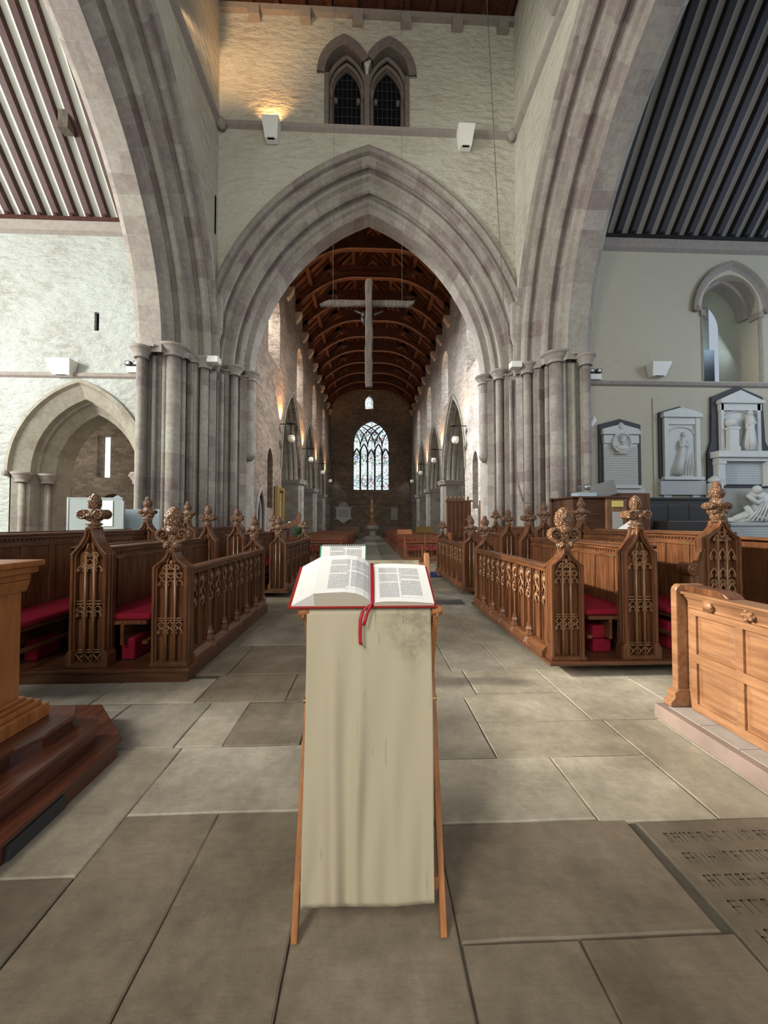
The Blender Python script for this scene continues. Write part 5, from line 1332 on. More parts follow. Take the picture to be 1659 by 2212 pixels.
for x in (-1.03, 0.97):
    mb = MB(); mb.tube([(x, YX+0.14, 7.85), (x-0.02*(1 if x > 0 else -1), YX+0.14, 17.5)], 0.0045, 5); mb.build('suspension_wire', M['wire'], t)
# bell rope
t = thing('bell_rope', (4.1, 10.3, 2.1), 'long bell rope with striped woollen grip hanging in front of the right pier', 'rope')
mb = MB(); mb.tube([(3.34, 10.5, 17.5), (3.62, 10.5, 11.0), (3.80, 10.5, 7.5), (3.98, 10.45, 4.6), (4.10, 10.4, 2.72)], 0.011, 6); mb.build('rope', M['wire'], t)
mb = MB(); mb.tube([(4.10, 10.4, 2.74), (4.12, 10.38, 2.5), (4.17, 10.36, 2.3), (4.24, 10.34, 2.08)], [0.018, 0.032, 0.032, 0.02], 10, uv=True); mb.build('striped_grip', M['sally'], t, True)
mb = MB(); mb.tube([(4.24, 10.34, 2.08), (4.33, 10.33, 2.02), (4.46, 10.34, 2.04), (4.5, 10.4, 2.1)], 0.009, 6); mb.build('tail', M['wire'], t)

# ================================================================== LEFT FOREGROUND: pulpit and steps
t = thing('pulpit_steps', (-2.3, 2.0, 0), 'red-brown polished wooden stepped platform with a cut corner, left foreground', 'steps')
def tier(name, P, z0, z1, lip=0.018):
    mb = MB(); mb.prism(P, z0, z1-0.022, 'xy')
    cx = -3.4; cy = 1.4
    Q = [(x + (lip if x > -1.95 or y > 2.5 else 0)*(1 if x > -2.6 else 0), y + (lip if y > 2.3 else 0)) for x, y in P]
    mb.prism(Q, z1-0.026, z1, 'xy'); return mb.build(name, M['mahog'], t, False, 0.005)
tier('lower_step', [(-1.60, 0.9), (-1.60, 2.56), (-2.05, 3.04), (-3.7, 3.04), (-3.7, 0.9)], 0, 0.115)
tier('middle_step', [(-1.70, 0.9), (-1.70, 2.50), (-1.80, 2.62), (-1.95, 2.62), (-1.95, 0.9)], 0.115, 0.235)
tier('upper_step', [(-1.80, 0.9), (-1.80, 1.85), (-1.86, 1.98), (-1.87, 2.12), (-1.82, 2.26), (-1.82, 2.46), (-1.9, 2.58), (-3.7, 2.70), (-3.7, 0.9)], 0.0, 0.32)
mb = MB(); mb.box(-1.606, -1.585, 1.80, 2.12, 0.006, 0.075); o = mb.build('rubber_pad', M['darkgrey'], t, False, 0.004); o['label'] = 'dark grey rubber pad on the lower riser'
t = thing('pulpit', (-2.6, 1.9, 0.32), 'plain orange-brown oak pulpit box with moulded top and base at left edge', 'pulpit')
mb = MB(); mb.box(-3.1, -2.06, 1.3, 2.38, 0.32, 1.24); mb.build('body', M['oak_pulpit'], t)
mb = MB()
for e, z0, z1 in ((0.03, 1.16, 1.20), (0.055, 1.20, 1.24), (0.075, 1.24, 1.275)): mb.box(-3.1, -2.06+e, 1.3, 2.38+e, z0, z1)
mb.prism([(-2.06, 1.09), (-2.045, 1.09), (-2.02, 1.16), (-2.06, 1.16)], 1.3, 2.40)
mb.build('top_moulding', M['oak_pulpit'], t, False, 0.006)
mb = MB()
for e, z0, z1 in ((0.10, 0.32, 0.40), (0.075, 0.40, 0.43), (0.05, 0.43, 0.45), (0.025, 0.45, 0.47)): mb.box(-3.1, -2.06+e, 1.3, 2.38+e, z0, z1)
mb.build('base_moulding', M['oak_pulpit'], t, False, 0.006)

# ================================================================== RIGHT FOREGROUND: panelled pew front on a stone step
mb = MB(); mb.box(2.21, 3.6, -0.6, 2.93, 0, 0.108)
M['pinkstone'] = plain('reddish_step_stone', (0.21, 0.155, 0.13), 0.85, 0.15, 0, 5, 0.35, 0.4)
o = mb.build('stone_step', M['pinkstone'], None, False, 0.008); tag(o, 'long low reddish stone step under the panelled pew front at right', 'step')
mb = MB()
for k in range(12):
    for c in range(4): mb.box(2.27+c*0.32, 2.58+c*0.32, -0.5+k*0.28, -0.225+k*0.28, 0.106, 0.113)
tl = mb.build('tile_surface', M['stone'], o)
t = thing('panelled_pew', (2.42, 1.7, 0.115), 'panelled honey-oak pew front with a rounded end post, right foreground', 'pew')
Z0_ = 0.115; X_ = 2.42
mb = MB(); mb.box(X_, X_+0.02, -0.4, 2.84, Z0_+0.02, 0.97); mb.build('back_board', M['oak_pew'], t)
for z0, z1, e in ((Z0_, 0.175, 0.02), (0.47, 0.535, 0.02), (0.815, 0.86, 0.02)):
    mb = MB(); mb.box(X_-e, X_+0.01, -0.4, 2.80, z0, z1); mb.build('rail', M['oak_pew'], t, False, 0.004)
ys_ = [2.80, 2.445, 2.02, 1.55, 1.0, 0.4, -0.35]
for i, y in enumerate(ys_):
    mb = MB(); mb.box(X_-0.0185, X_+0.009, y-0.05, y, Z0_+0.002, 0.855); mb.build('stile', M['oak_pew'], t, False, 0.004)
for i in range(len(ys_)-1):
    ya, yb = ys_[i+1]+0.012, ys_[i]-0.062
    for z0, z1 in ((0.187, 0.458), (0.547, 0.803)):
        mb = MB(); a = [(ya, z0), (yb, z0), (yb, z1), (ya, z1)]; d = 0.035; b = [(ya+d, z0+d), (yb-d, z0+d), (yb-d, z1-d), (ya+d, z1-d)]
        A = [mb.av((X_, p[0], p[1])) for p in a]; B = [mb.av((X_-0.012, p[0], p[1])) for p in b]
        mb.face(B)
        for k in range(4): q = (k+1) % 4; mb.face([A[k], A[q], B[q], B[k]])
        mb.build('raised_panel', M['oak_pew'], t)
mb = MB(); mb.prism([(X_+0.02, 0.86), (X_-0.02, 0.86), (X_-0.03, 0.87), (X_-0.022, 0.885), (X_-0.04, 0.93), (X_-0.06, 0.955), (X_-0.06, 0.965), (X_+0.02, 0.965)], -0.4, 2.80); mb.build('frieze', M['oak_pew'], t)
mb = MB(); mb.box(X_-0.075, X_+0.10, -0.4, 2.82, 0.965, 0.985); mb.build('top_rail', M['oak_pew'], t, False, 0.006)
for y in (2.61, 2.33, 1.8, 1.2):
    mb = MB()
    if y == 2.61: mb.box(X_-0.055, X_-0.01, y-0.025, y+0.035, 0.875, 0.955); mb.blob((X_-0.05, y, 0.915), (0.015, 0.03, 0.03), 14, 8, 0.3, 4)
    else:
        mb.blob((X_-0.04, y, 0.915), (0.014, 0.032, 0.03), 18, 10, 0.4, 5)
        for k in range(5): mb.blob((X_-0.05, y+0.028*math.cos(k*1.257), 0.915+0.028*math.sin(k*1.257)), (0.012, 0.014, 0.014), 8, 6)
    mb.build('carved_rosette', M['oak_pew'], t, True)
mb = MB()
P = [(X_-0.13, Z0_), (X_-0.085, Z0_+0.07), (X_-0.085, 0.99), (X_-0.07, 1.018), (X_-0.045, 1.03), (X_+0.5, 1.03), (X_+0.5, Z0_)]
mb.prism([(x, z) for x, z in [(X_-0.085, Z0_+0.09), (X_-0.085, 0.985), (X_-0.075, 1.01), (X_-0.05, 1.03), (X_+0.14, 1.03), (X_+0.14, Z0_+0.09)]], 2.845, 2.90)
mb.prism([(X_-0.15, Z0_), (X_-0.15, Z0_+0.03), (X_-0.115, Z0_+0.07), (X_-0.12, Z0_+0.105), (X_-0.085, Z0_+0.13), (X_+0.14, Z0_+0.13), (X_+0.14, Z0_)], 2.835, 2.91)
mb.build('end_post', M['oak_pew'], t, False, 0.008)
mb = MB(); mb.prism([(2.845, 0.985), (2.845, 1.028), (2.58, 1.028), (2.52, 1.015), (2.48, 0.985)], X_-0.02, X_+0.10, 'yz'); mb.build('corner_rest', M['oak'], t, False, 0.006)

# ================================================================== MONUMENTS ON THE RIGHT TRANSEPT WALL
YM = 11.9
def gable(mb, cx, w_, z0, z1, za, y0, y1): mb.prism([(cx-w_/2, z0), (cx+w_/2, z0), (cx+w_/2, z1), (cx, za), (cx-w_/2, z1)], y0, y1)
t = thing('wall_monument', (8.0, YM, 2.15), 'marble wall tablet with a round portrait medallion, leftmost of the three monuments', 'monument', 'marble wall monuments')
mb = MB(); gable(mb, 7.98, 1.36, 2.62, 4.62, 4.80, YM-0.07, YM); mb.build('slate_backing', M['slate'], t)
mb = MB(); mb.box(7.42, 8.52, YM-0.12, YM-0.06, 2.68, 3.9); mb.build('inscription', M['inscr'], t)
mb = MB()
mb.box(7.42, 8.52, YM-0.115, YM-0.06, 3.9, 4.3); mb.box(7.36, 8.58, YM-0.20, YM-0.06, 4.28, 4.40); mb.box(7.40, 7.72, YM-0.17, YM-0.06, 4.0, 4.26); mb.box(8.24, 8.54, YM-0.17, YM-0.06, 4.0, 4.26)
gable(mb, 7.97, 1.2, 4.40, 4.46, 4.62, YM-0.16, YM-0.06); mb.blob((7.97, YM-0.14, 4.55), (0.08, 0.06, 0.12), 10, 8, 0.2)
mb.box(7.30, 8.64, YM-0.14, YM-0.02, 2.58, 2.68); mb.box(7.26, 8.78, YM-0.06, YM, 2.12, 2.58); mb.build('cornice', M['marble'], t, False, 0.01)
mb = MB(); mb.lathe([(0.0, -0.05), (0.26, -0.05), (0.27, -0.09), (0.31, -0.10), (0.33, -0.06), (0.33, 0.03)], (7.97, YM-0.12, 4.02), 28, 'y'); mb.build('medallion', M['marble'], t, True)
mb = MB(); mb.blob((7.99, YM-0.19, 4.10), (0.09, 0.06, 0.11), 14, 10, 0.1, 5); mb.blob((8.0, YM-0.18, 4.18), (0.10, 0.06, 0.06), 12, 8, 0.3, 6); mb.tube([(7.99, YM-0.18, 4.03), (7.98, YM-0.18, 3.94)], [0.045, 0.06], 8); mb.blob((7.97, YM-0.18, 3.86), (0.19, 0.05, 0.10), 16, 8, 0.25, 7); mb.box(7.78, 8.16, YM-0.2, YM-0.1, 3.66, 3.70); mb.build('portrait_bust', M['marble'], t, True)

t = thing('wall_monument', (9.9, YM, 2.3), 'marble wall relief of a draped standing figure, middle of the three monuments', 'monument', 'marble wall monuments')
mb = MB(); gable(mb, 9.92, 1.62, 2.05, 5.5, 5.72, YM-0.03, YM); mb.build('plaster_surround', M['wash_right'], t)
mb = MB(); gable(mb, 9.93, 1.36, 2.9, 5.02, 5.22, YM-0.09, YM-0.03); mb.build('slate_backing', M['slate'], t)
mb = MB()
mb.box(9.36, 9.50, YM-0.18, YM-0.08, 2.95, 4.84); mb.box(10.40, 10.54, YM-0.18, YM-0.08, 2.95, 4.84); mb.box(9.50, 10.40, YM-0.11, YM-0.08, 2.95, 4.84); mb.box(9.5, 10.4, YM-0.16, YM-0.08, 4.62, 4.84)
mb.box(9.30, 10.58, YM-0.24, YM-0.08, 4.84, 4.95); gable(mb, 9.95, 1.24, 4.95, 5.0, 5.17, YM-0.2, YM-0.08); mb.box(9.30, 10.62, YM-0.22, YM-0.03, 2.85, 2.95)
mb.build('frame', M['marble'], t, False, 0.01)
mb = MB(); mb.tube([(x, YM-0.12, z) for x, z in pointed(9.95, 0.43, 4.3, 4.55, 8)], 0.03, 6); mb.build('arch_rib', M['marble'], t, True)
mb = MB(); mb.box(9.22, 10.72, YM-0.16, YM, 2.38, 2.83); mb.box(9.35, 9.6, YM-0.12, YM, 2.28, 2.38); mb.box(10.3, 10.55, YM-0.12, YM, 2.28, 2.38); mb.build('inscription', M['inscr2'], t, False, 0.01)
def relief(mb, cx, z0, h, y, lean=0.1, w_=0.17):
    mb.blob((cx+lean*0.9, y-0.03, z0+h*0.93), (h*0.055, 0.07, h*0.065), 12, 9)
    mb.tube([(cx-lean*1.2, y, z0), (cx-lean*0.6, y-0.02, z0+h*0.25), (cx, y-0.03, z0+h*0.5), (cx+lean*0.5, y-0.02, z0+h*0.72), (cx+lean*0.75, y-0.01, z0+h*0.84), (cx+lean*0.85, y-0.02, z0+h*0.88)], [w_*1.25, w_*1.05, w_*0.75, w_*0.85, w_*0.6, 0.045], 14)
    for k in range(6): mb.tube([(cx-lean*1.2+(k-2.5)*w_*0.4, y-w_*0.9, z0), (cx+(k-2.5)*w_*0.2, y-w_*0.72, z0+h*0.45), (cx+lean*0.4+(k-2.5)*w_*0.1, y-w_*0.6, z0+h*0.62)], [0.03, 0.022, 0.015], 6)
    mb.tube([(cx+lean*0.3-w_*0.6, y-0.03, z0+h*0.78), (cx-w_*0.4, y-0.1, z0+h*0.62), (cx+lean, y-0.13, z0+h*0.70)], [0.05, 0.045, 0.035], 8)
    mb.tube([(cx+lean*0.9+w_*0.4, y-0.03, z0+h*0.78), (cx+lean+w_*0.5, y-0.1, z0+h*0.66), (cx+lean*0.4, y-0.15, z0+h*0.66)], [0.05, 0.045, 0.035], 8)
mb = MB(); relief(mb, 9.92, 3.02, 1.38, YM-0.10, 0.12, 0.13)
for k in range(9): mb.tube([(9.6+k*0.09, YM-0.1, 3.0), (9.75+k*0.07, YM-0.12, 3.4+0.1*math.sin(k*2)), (9.9+k*0.06, YM-0.1, 3.9+0.2*math.sin(k*1.7))], [0.025, 0.03, 0.01], 6)
mb.build('relief_figure', M['marble'], t, True)

t = thing('wall_monument', (11.9, YM, 2.6), 'large marble monument with globe on pedestal and standing figure, rightmost of the three', 'monument', 'marble wall monuments')
mb = MB(); mb.prism([(10.85, 2.6), (13.0, 2.6), (13.0, 3.7), (12.78, 4.1), (12.72, 5.55), (11.88, 5.90), (11.02, 5.55), (10.98, 4.1), (10.85, 3.7)], YM-0.09, YM); mb.build('slate_backing', M['slate'], t)
mb = MB()
mb.box(11.22, 11.32, YM-0.2, YM-0.08, 3.75, 5.3); mb.box(12.42, 12.54, YM-0.2, YM-0.08, 3.75, 5.3); mb.box(11.32, 12.42, YM-0.11, YM-0.08, 3.75, 5.3)
mb.box(11.2, 12.58, YM-0.2, YM-0.08, 5.08, 5.3); mb.box(11.16, 12.62, YM-0.28, YM-0.08, 5.3, 5.4); gable(mb, 11.88, 1.36, 5.4, 5.44, 5.74, YM-0.22, YM-0.08)
mb.box(10.92, 12.95, YM-0.42, YM-0.06, 3.55, 3.75); mb.box(11.0, 12.85, YM-0.32, YM-0.06, 3.44, 3.56)
mb.build('frame', M['marble'], t, False, 0.01)
mb = MB(); mb.box(11.2, 12.66, YM-0.14, YM-0.06, 2.72, 3.44); mb.build('inscription', M['inscr2'], t)
for x in (11.12, 12.72):
    mb = MB(); mb.box(x-0.11, x+0.11, YM-0.3, YM-0.06, 2.66, 3.44); mb.box(x-0.13, x+0.13, YM-0.33, YM-0.06, 3.34, 3.44); mb.build('pilaster', M['marble'], t, False, 0.02)
mb = MB(); mb.tube([(x, YM-0.13, z) for x, z in pointed(11.87, 0.54, 4.75, 5.08, 10)], 0.03, 6); mb.build('arch_rib', M['marble'], t, True)
mb = MB(); mb.box(11.36, 11.66, YM-0.34, YM-0.08, 3.75, 4.5); mb.box(11.33, 11.69, YM-0.36, YM-0.08, 4.44, 4.52); mb.box(11.33, 11.69, YM-0.36, YM-0.08, 3.75, 3.9); mb.build('pedestal', M['marble'], t, False, 0.01)
mb = MB(); mb.blob((11.5, YM-0.22, 4.68), (0.17, 0.15, 0.17), 20, 14); mb.build('globe', M['marble'], t, True)
mb = MB(); relief(mb, 12.10, 3.78, 1.30, YM-0.22, 0.03, 0.15); mb.build('standing_figure', M['marble'], t, True)

t = thing('tomb_monument', (12.0, YM, 1.2), 'grey marble tomb with a crouching draped figure below the rightmost monument', 'tomb')
mb = MB(); mb.box(10.75, 13.6, 11.0, 11.9, 0, 1.45); mb.box(10.70, 13.6, 10.95, 11.9, 1.40, 1.50); mb.build('base', M['inscr2'], t, False, 0.02)
mb = MB(); mb.box(11.1, 13.6, 11.8, 11.9, 1.5, 2.6); mb.build('back_slab', M['paintgrey'], t)
mb = MB(); mb.box(10.76, 11.06, 11.5, 11.85, 1.5, 2.75); mb.lathe([(0.1, 2.75), (0.17, 2.8), (0.17, 2.88), (0.08, 2.95), (0.0, 3.0)], (10.91, 11.68, 0), 14); mb.build('post', M['marble'], t, False, 0.02)
mb = MB(); y = 11.55
mb.tube([(11.3, y-0.1, 1.62), (11.7, y-0.15, 1.75), (12.1, y-0.15, 1.95), (12.35, y-0.1, 2.2), (12.15, y, 2.38), (11.95, y, 2.42)], [0.08, 0.13, 0.19, 0.24, 0.18, 0.08], 14)
mb.blob((12.05, y-0.12, 2.52), (0.12, 0.13, 0.14), 14, 10); mb.tube([(12.3, y-0.15, 2.3), (11.9, y-0.25, 2.1), (11.6, y-0.25, 2.35)], [0.08, 0.07, 0.05], 8); mb.tube([(11.2, y, 1.6), (11.6, y-0.1, 1.58), (12.4, y-0.1, 1.6), (12.9, y, 1.66)], [0.06, 0.12, 0.16, 0.08], 10)
for k in range(7): mb.tube([(11.5+k*0.15, y-0.32, 1.55), (11.75+k*0.12, y-0.34, 1.8+0.05*k), (12.0+k*0.07, y-0.3, 2.1+0.04*k)], [0.03, 0.035, 0.015], 6)
mb.tube([(11.55, y-0.25, 2.0), (11.75, y-0.25, 1.72), (12.2, y-0.3, 1.60)], [0.07, 0.09, 0.05], 8)
mb.build('crouching_figure', M['marble'], t, True)

t = thing('wall_panelling', (8.6, 11.75, 0), 'near-black wooden panelling along the foot of the right transept wall', 'panelling')
mb = MB(); mb.box(6.5, 10.62, 11.6, 11.88, 0, 2.22); mb.build('boards', M['panelblack'], t)
mb = MB(); mb.box(6.45, 10.66, 11.52, 11.88, 2.22, 2.28); mb.build('top_rail', M['panelblack'], t)
for k in range(6):
    mb = MB(); mb.box(6.6+k*0.68, 7.16+k*0.68, 11.585, 11.61, 1.0, 2.05); mb.build('panel', M['panelblack'], t, False, 0.01)
for i, (x0, x1, z1) in enumerate(((8.6, 10.4, 1.55), (7.0, 8.4, 1.3))):
    mb = MB(); mb.box(x0, x1, 10.7, 11.3, 0, z1); o = mb.build('dark_chest', M['panelblack'], None, False, 0.02); tag(o, ('long near-black wooden chest' if i == 0 else 'shorter near-black wooden chest') + ' standing before the dark wall panelling', 'chest')

# organ console and clutter
t = thing('organ_console', (5.2, 8.8, 0), 'brown wooden organ console with slatted side and yellow note on its end', 'organ console')
mb = MB(); mb.box(4.68, 5.42, 8.62, 9.5, 0, 2.06); mb.build('body', M['oak'], t)
for k in range(22):
    mb = MB(); mb.box(4.70, 5.40, 8.595, 8.625, 1.15+k*0.039, 1.175+k*0.039); mb.build('slat', M['oak_x'], t)
mb = MB(); mb.box(5.42, 5.90, 8.55, 9.5, 0, 2.08); mb.build('end_panel', M['oak_carved'], t, False, 0.02)
mb = MB(); mb.box(5.56, 5.80, 8.54, 8.556, 1.1, 1.75); o = mb.build('scuffed_panel', M['paintgrey'], t); o['label'] = 'worn pale grey panel'
mb = MB(); mb.box(5.55, 5.81, 8.53, 8.55, 1.86, 2.0); o = mb.build('paper_note', M['yellow'], t); o['label'] = 'yellow paper note'
mb = MB(); mb.box(4.60, 5.95, 8.5, 9.55, 2.06, 2.10); mb.build('top_board', M['oak_x'], t, False, 0.01)
mb = MB(); mb.box(6.05, 6.8, 9.0, 9.6, 0, 2.22); o = mb.build('wooden_cabinet', M['oak'], None, False, 0.02); tag(o, 'reddish-brown wooden cabinet with rounded top just right of the organ console', 'cabinet')
mb = MB(); mb.box(4.515, 4.595, 9.3, 9.4, 0, 2.06); mb.lathe([(0, -0.05), (0.05, -0.05), (0.05, 0.05), (0, 0.05)], (4.54, 9.35, 2.06), 10, 'y'); o = mb.build('wooden_screen_end', M['oak'], None); tag(o, 'narrow dark wooden screen end left of the organ console', 'screen')
mb = MB(); mb.box(4.85, 5.30, 8.7, 9.0, 2.105, 2.20); o = mb.build('blue_folder', M['boardblue'], None, False, 0.005); tag(o, 'pale blue folder lying on top of the organ console', 'folder')
t = thing('desk_fan', (5.6, 8.9, 2.1), 'grey metal desk lamp and equipment on top of the organ console', 'lamp')
t.name = 'desk_lamp'; ORG[t.name] = (5.6, 8.9, 2.1)
mb = MB(); mb.lathe([(0.10, 2.105), (0.10, 2.12), (0.02, 2.14), (0.015, 2.25)], (5.15, 9.15, 0), 14); mb.tube([(5.15, 9.15, 2.25), (5.08, 9.1, 2.36), (5.2, 9.05, 2.42)], 0.015, 8); mb.build('stand', M['steel'], t)
mb = MB(); mb.lathe([(0.02, 0.0), (0.07, 0.03), (0.08, 0.10), (0.0, 0.10)], (5.2, 9.05, 2.36), 14, 'x'); mb.build('shade', M['steel'], t, True)
mb = MB(); mb.bar((5.35, 9.0, 2.20), (5.85, 8.85, 2.36), 0.35, 0.05, (0, 1, 0)); o = mb.build('music_tablet', M['steel'], None, False, 0.01); tag(o, 'dark tilted metal tray beside the lamp on the organ console', 'tray')
t = thing('book_stand', (4.3, 6.2, 1.336), 'small wooden book stand with open white book on the right rear stall', 'book stand')
mb = MB(); mb.bar((4.18, 6.2, 1.345), (4.42, 6.2, 1.50), 0.3, 0.015, (0, 0, 1)); mb.bar((4.5, 6.2, 1.343), (4.36, 6.2, 1.46), 0.25, 0.02, (0, 0, 1)); mb.bar((4.15, 6.2, 1.343), (4.52, 6.2, 1.343), 0.3, 0.014, (0, 0, 1)); mb.build('frame', M['oak_carved'], t)
mb = MB(); mb.bar((4.17, 6.2, 1.365), (4.40, 6.2, 1.515), 0.24, 0.02, (0, 0, 1)); mb.build('open_book', M['paperw'], t)
mb = MB(); mb.box(4.40, 4.52, 5.7, 5.88, 1.338, 1.37); o = mb.build('hymn_book', M['paperw'], None, False, 0.004); tag(o, 'small closed white book lying beside the book stand on the right stalls', 'book')
mb = MB(); mb.lathe([(0.035, 1.13), (0.035, 1.27), (0.015, 1.31), (0.015, 1.34), (0, 1.34)], (3.70, 8.1, 0.135), 12); o = mb.build('water_bottle', M['boardblue'], None, True); tag(o, 'clear pale blue water bottle on the far right choir stall ledge', 'bottle')
o.location.z = 0.0

# ================================================================== WALL LIGHTS AND BOXES
def floodlight(name, x, y, z, lab, dirx=1, up=True, w_=0.42, h_=0.34, d_=0.36):
    t = thing(name, (x, y, z), lab, 'light fitting')
    mb = MB(); i = len(mb.v)
    a, b = (w_/2, w_*0.34)
    V = [(x-a, y-d_, z+h_/2), (x+a, y-d_, z+h_/2), (x+a, y, z+h_/2), (x-a, y, z+h_/2), (x-b, y-d_*0.55, z-h_/2), (x+b, y-d_*0.55, z-h_/2), (x+b, y, z-h_/2), (x-b, y, z-h_/2)]
    mb.v += V
    for q in ((0, 1, 5, 4), (1, 2, 6, 5), (2, 3, 7, 6), (3, 0, 4, 7), (4, 5, 6, 7)): mb.face(q)
    mb.build('housing', M['lampwhite'], t)
    mb = MB(); mb.box(x-a*0.9, x+a*0.9, y-d_*0.9, y-0.02, z+h_/2-0.04, z+h_/2-0.02); mb.build('reflector', M['steel'], t)
    mb = MB(); mb.box(x-b*0.6, x+b*0.6, y-d_*0.57, y-d_*0.4, z-h_/2+0.0, z-h_/2+0.06); mb.build('vent', M['paintgrey'], t)
    return t
floodlight('uplighter', -2.95, 11.58, 13.36, 'white box uplighter glowing warm on the left of the tower string course', w_=0.52, h_=0.55)
floodlight('uplighter', 2.98, 11.58, 13.36, 'unlit white box uplighter on the right of the tower string course', w_=0.52, h_=0.55)
floodlight('uplighter', -9.15, 11.88, 6.12, 'white box uplighter on the left transept wall above the aisle arch', w_=0.72, h_=0.44)
floodlight('uplighter', 9.2, 11.88, 6.35, 'white tapered uplighter on the right transept wall above the string course', w_=0.62, h_=0.40)
def emergency(x, lab):
    y = 11.88; z = 6.16
    t = thing('emergency_light', (x, y, z), lab, 'light fitting', 'twin-headed emergency lights')
    mb = MB(); mb.box(x-0.18, x+0.18, y-0.12, y, z-0.12, z+0.06); mb.build('battery_box', M['lampwhite'], t, False, 0.015)
    for s_ in (-1, 1):
        mb = MB(); cx = x+s_*0.12-0.02; mb.box(cx-0.085, cx+0.085, y-0.14, y-0.02, z+0.09, z+0.22); h = mb.build('lamp_head', M['slate'], t, False, 0.02)
        mb = MB(); mb.blob((cx, y-0.14, z+0.155), (0.06, 0.02, 0.045), 12, 8); mb.build('lens', M['lampwhite'], h, True)
emergency(-7.12, 'twin-headed emergency light beside the left pier, left transept wall')
emergency(7.2, 'twin-headed emergency light beside the right pier, right transept wall')
mb = MB(); mb.lathe([(0.10, -0.05), (0.18, -0.02), (0.18, 0.35), (0.14, 0.42)], (-6.75, 11.75, 4.5), 6, 'z'); mb.v = [(x, y, z) for x, y, z in mb.v]
o = mb.build('wall_speaker', M['paintgrey'], None); tag(o, 'grey angular wall speaker between left aisle arch and pier', 'speaker')
mb = MB(); mb.tube([(6.75+0.35*math.sin(a), 11.75, 4.85-0.38*math.cos(a*1.0)*1.0) for a in [PI*0.1, PI*0.25, PI*0.4, PI*0.5]], [0.03, 0.10, 0.09, 0.03], 8); mb.build
o = mb.build('wall_bracket', M['lampwhite'], None, True); tag(o, 'curved white plaster bracket on the wall right of the right pier', 'bracket')
for x, lab in ((-4.46, 'small white junction box at capital height on the left pier'), (4.36, 'small white junction box at capital height on the right pier')):
    mb = MB(); mb.box(x-0.16, x+0.16, 11.0, 11.28, 6.08, 6.26); o = mb.build('junction_box', M['lampwhite'], None, False, 0.015); tag(o, lab, 'box')
spot('tower_uplight', (-2.95, 11.42, 13.70), (-3.1, 11.62, 16.5), 75, 130, (1.0, 0.50, 0.17))
spot('tower_side_uplight', (-4.2, 8.2, 13.9), (-4.6, 10.4, 17.0), 420, 110, (1.0, 0.62, 0.32))
# nave arcade uplights (warm scallops between arches)
for i, y in enumerate((17.45, 23.3, 29.2, 35.2)):
    for sx in (-1, 1):
        X = (NXL + 0.14) if sx < 0 else (NXR - 0.14)
        spot('arcade_uplight', (X, y, 6.1), (X+sx*0.12, y-0.1, 9.5), 620 if sx < 0 else 420, 100, (1.0, 0.50, 0.18))
# pendant globe lamps on brackets
def pendant_proto():
    t = thing('pendant_lamp', (0, 0, 0), 'p', 'pendant lamp', 'opal globe lamps along the nave arcade', world=False)
    mb = MB(); mb.bar((-0.55, 0, 0.0), (0.05, 0, 0.0), 0.035, 0.035); mb.tube([(-0.55, 0, -0.02), (-0.3, 0, -0.01)], 0.012, 6); mb.build('bracket_arm', M['bronze'], t)
    mb = MB(); mb.lathe([(0.22, 0.0), (0.23, 0.02), (0.06, 0.07), (0.0, 0.08)], (0, 0, 0.0), 18); mb.build('cap', M['bronze'], t, True)
    mb = MB(); mb.tube([(0, 0, 0), (0, 0, -0.42)], 0.03, 8); mb.lathe([(0.05, -0.42), (0.12, -0.46), (0.12, -0.50), (0.05, -0.52)], n=14); mb.build('stem', M['bronze'], t)
    mb = MB(); mb.blob((0, 0, -0.66), (0.165, 0.165, 0.18), 18, 14); mb.lathe([(0.13, -0.52), (0.165, -0.60)], n=18); mb.build('globe', M['globe'], t, True)
    return t
pl = pendant_proto(); first = True
ordn = ['nearest', 'second', 'third', 'farthest']
for sx in (-1, 1):
    for i, y in enumerate((17.4, 23.2, 29.1, 35.0)):
        o = pl if first else copy_tree(pl); first = False
        o.location = ((NXL+0.52) if sx < 0 else (NXR-0.52), y, 5.95); o.rotation_euler = (0, 0, 0 if sx < 0 else PI)
        o['label'] = 'opal globe lamp on a dark bracket, %s along the %s nave wall' % (ordn[i], 'left' if sx < 0 else 'right')
        o.name = 'pendant_lamp'

# ================================================================== NAVE FURNITURE
def chair_proto():
    t = thing('nave_chair', (0, 0, 0), 'c', 'chair', world=False)
    mb = MB()
    for x in (-0.21, 0.21):
        mb.bar((x, 0.20, 0), (x, 0.20, 0.44), 0.035, 0.035); mb.bar((x, -0.20, 0), (x, -0.23, 0.86), 0.035, 0.035)
        mb.bar((x, -0.2, 0.2), (x, 0.2, 0.2), 0.02, 0.025)
    mb.bar((-0.22, -0.23, 0.84), (0.22, -0.23, 0.84), 0.03, 0.07); mb.bar((-0.22, -0.225, 0.66), (0.22, -0.225, 0.66), 0.02, 0.05); mb.bar((-0.22, 0.2, 0.22), (0.22, 0.2, 0.22), 0.02, 0.025)
    mb.build('frame', M['chairwood'], t)
    mb = MB(); mb.box(-0.22, 0.22, -0.20, 0.22, 0.42, 0.47); mb.build('seat', M['redseat'], t)
    mb = MB(); mb.box(-0.20, 0.20, -0.225, -0.205, 0.69, 0.80); mb.build('back_pad', M['redseat'], t)
    return t
ch = chair_proto(); first = True
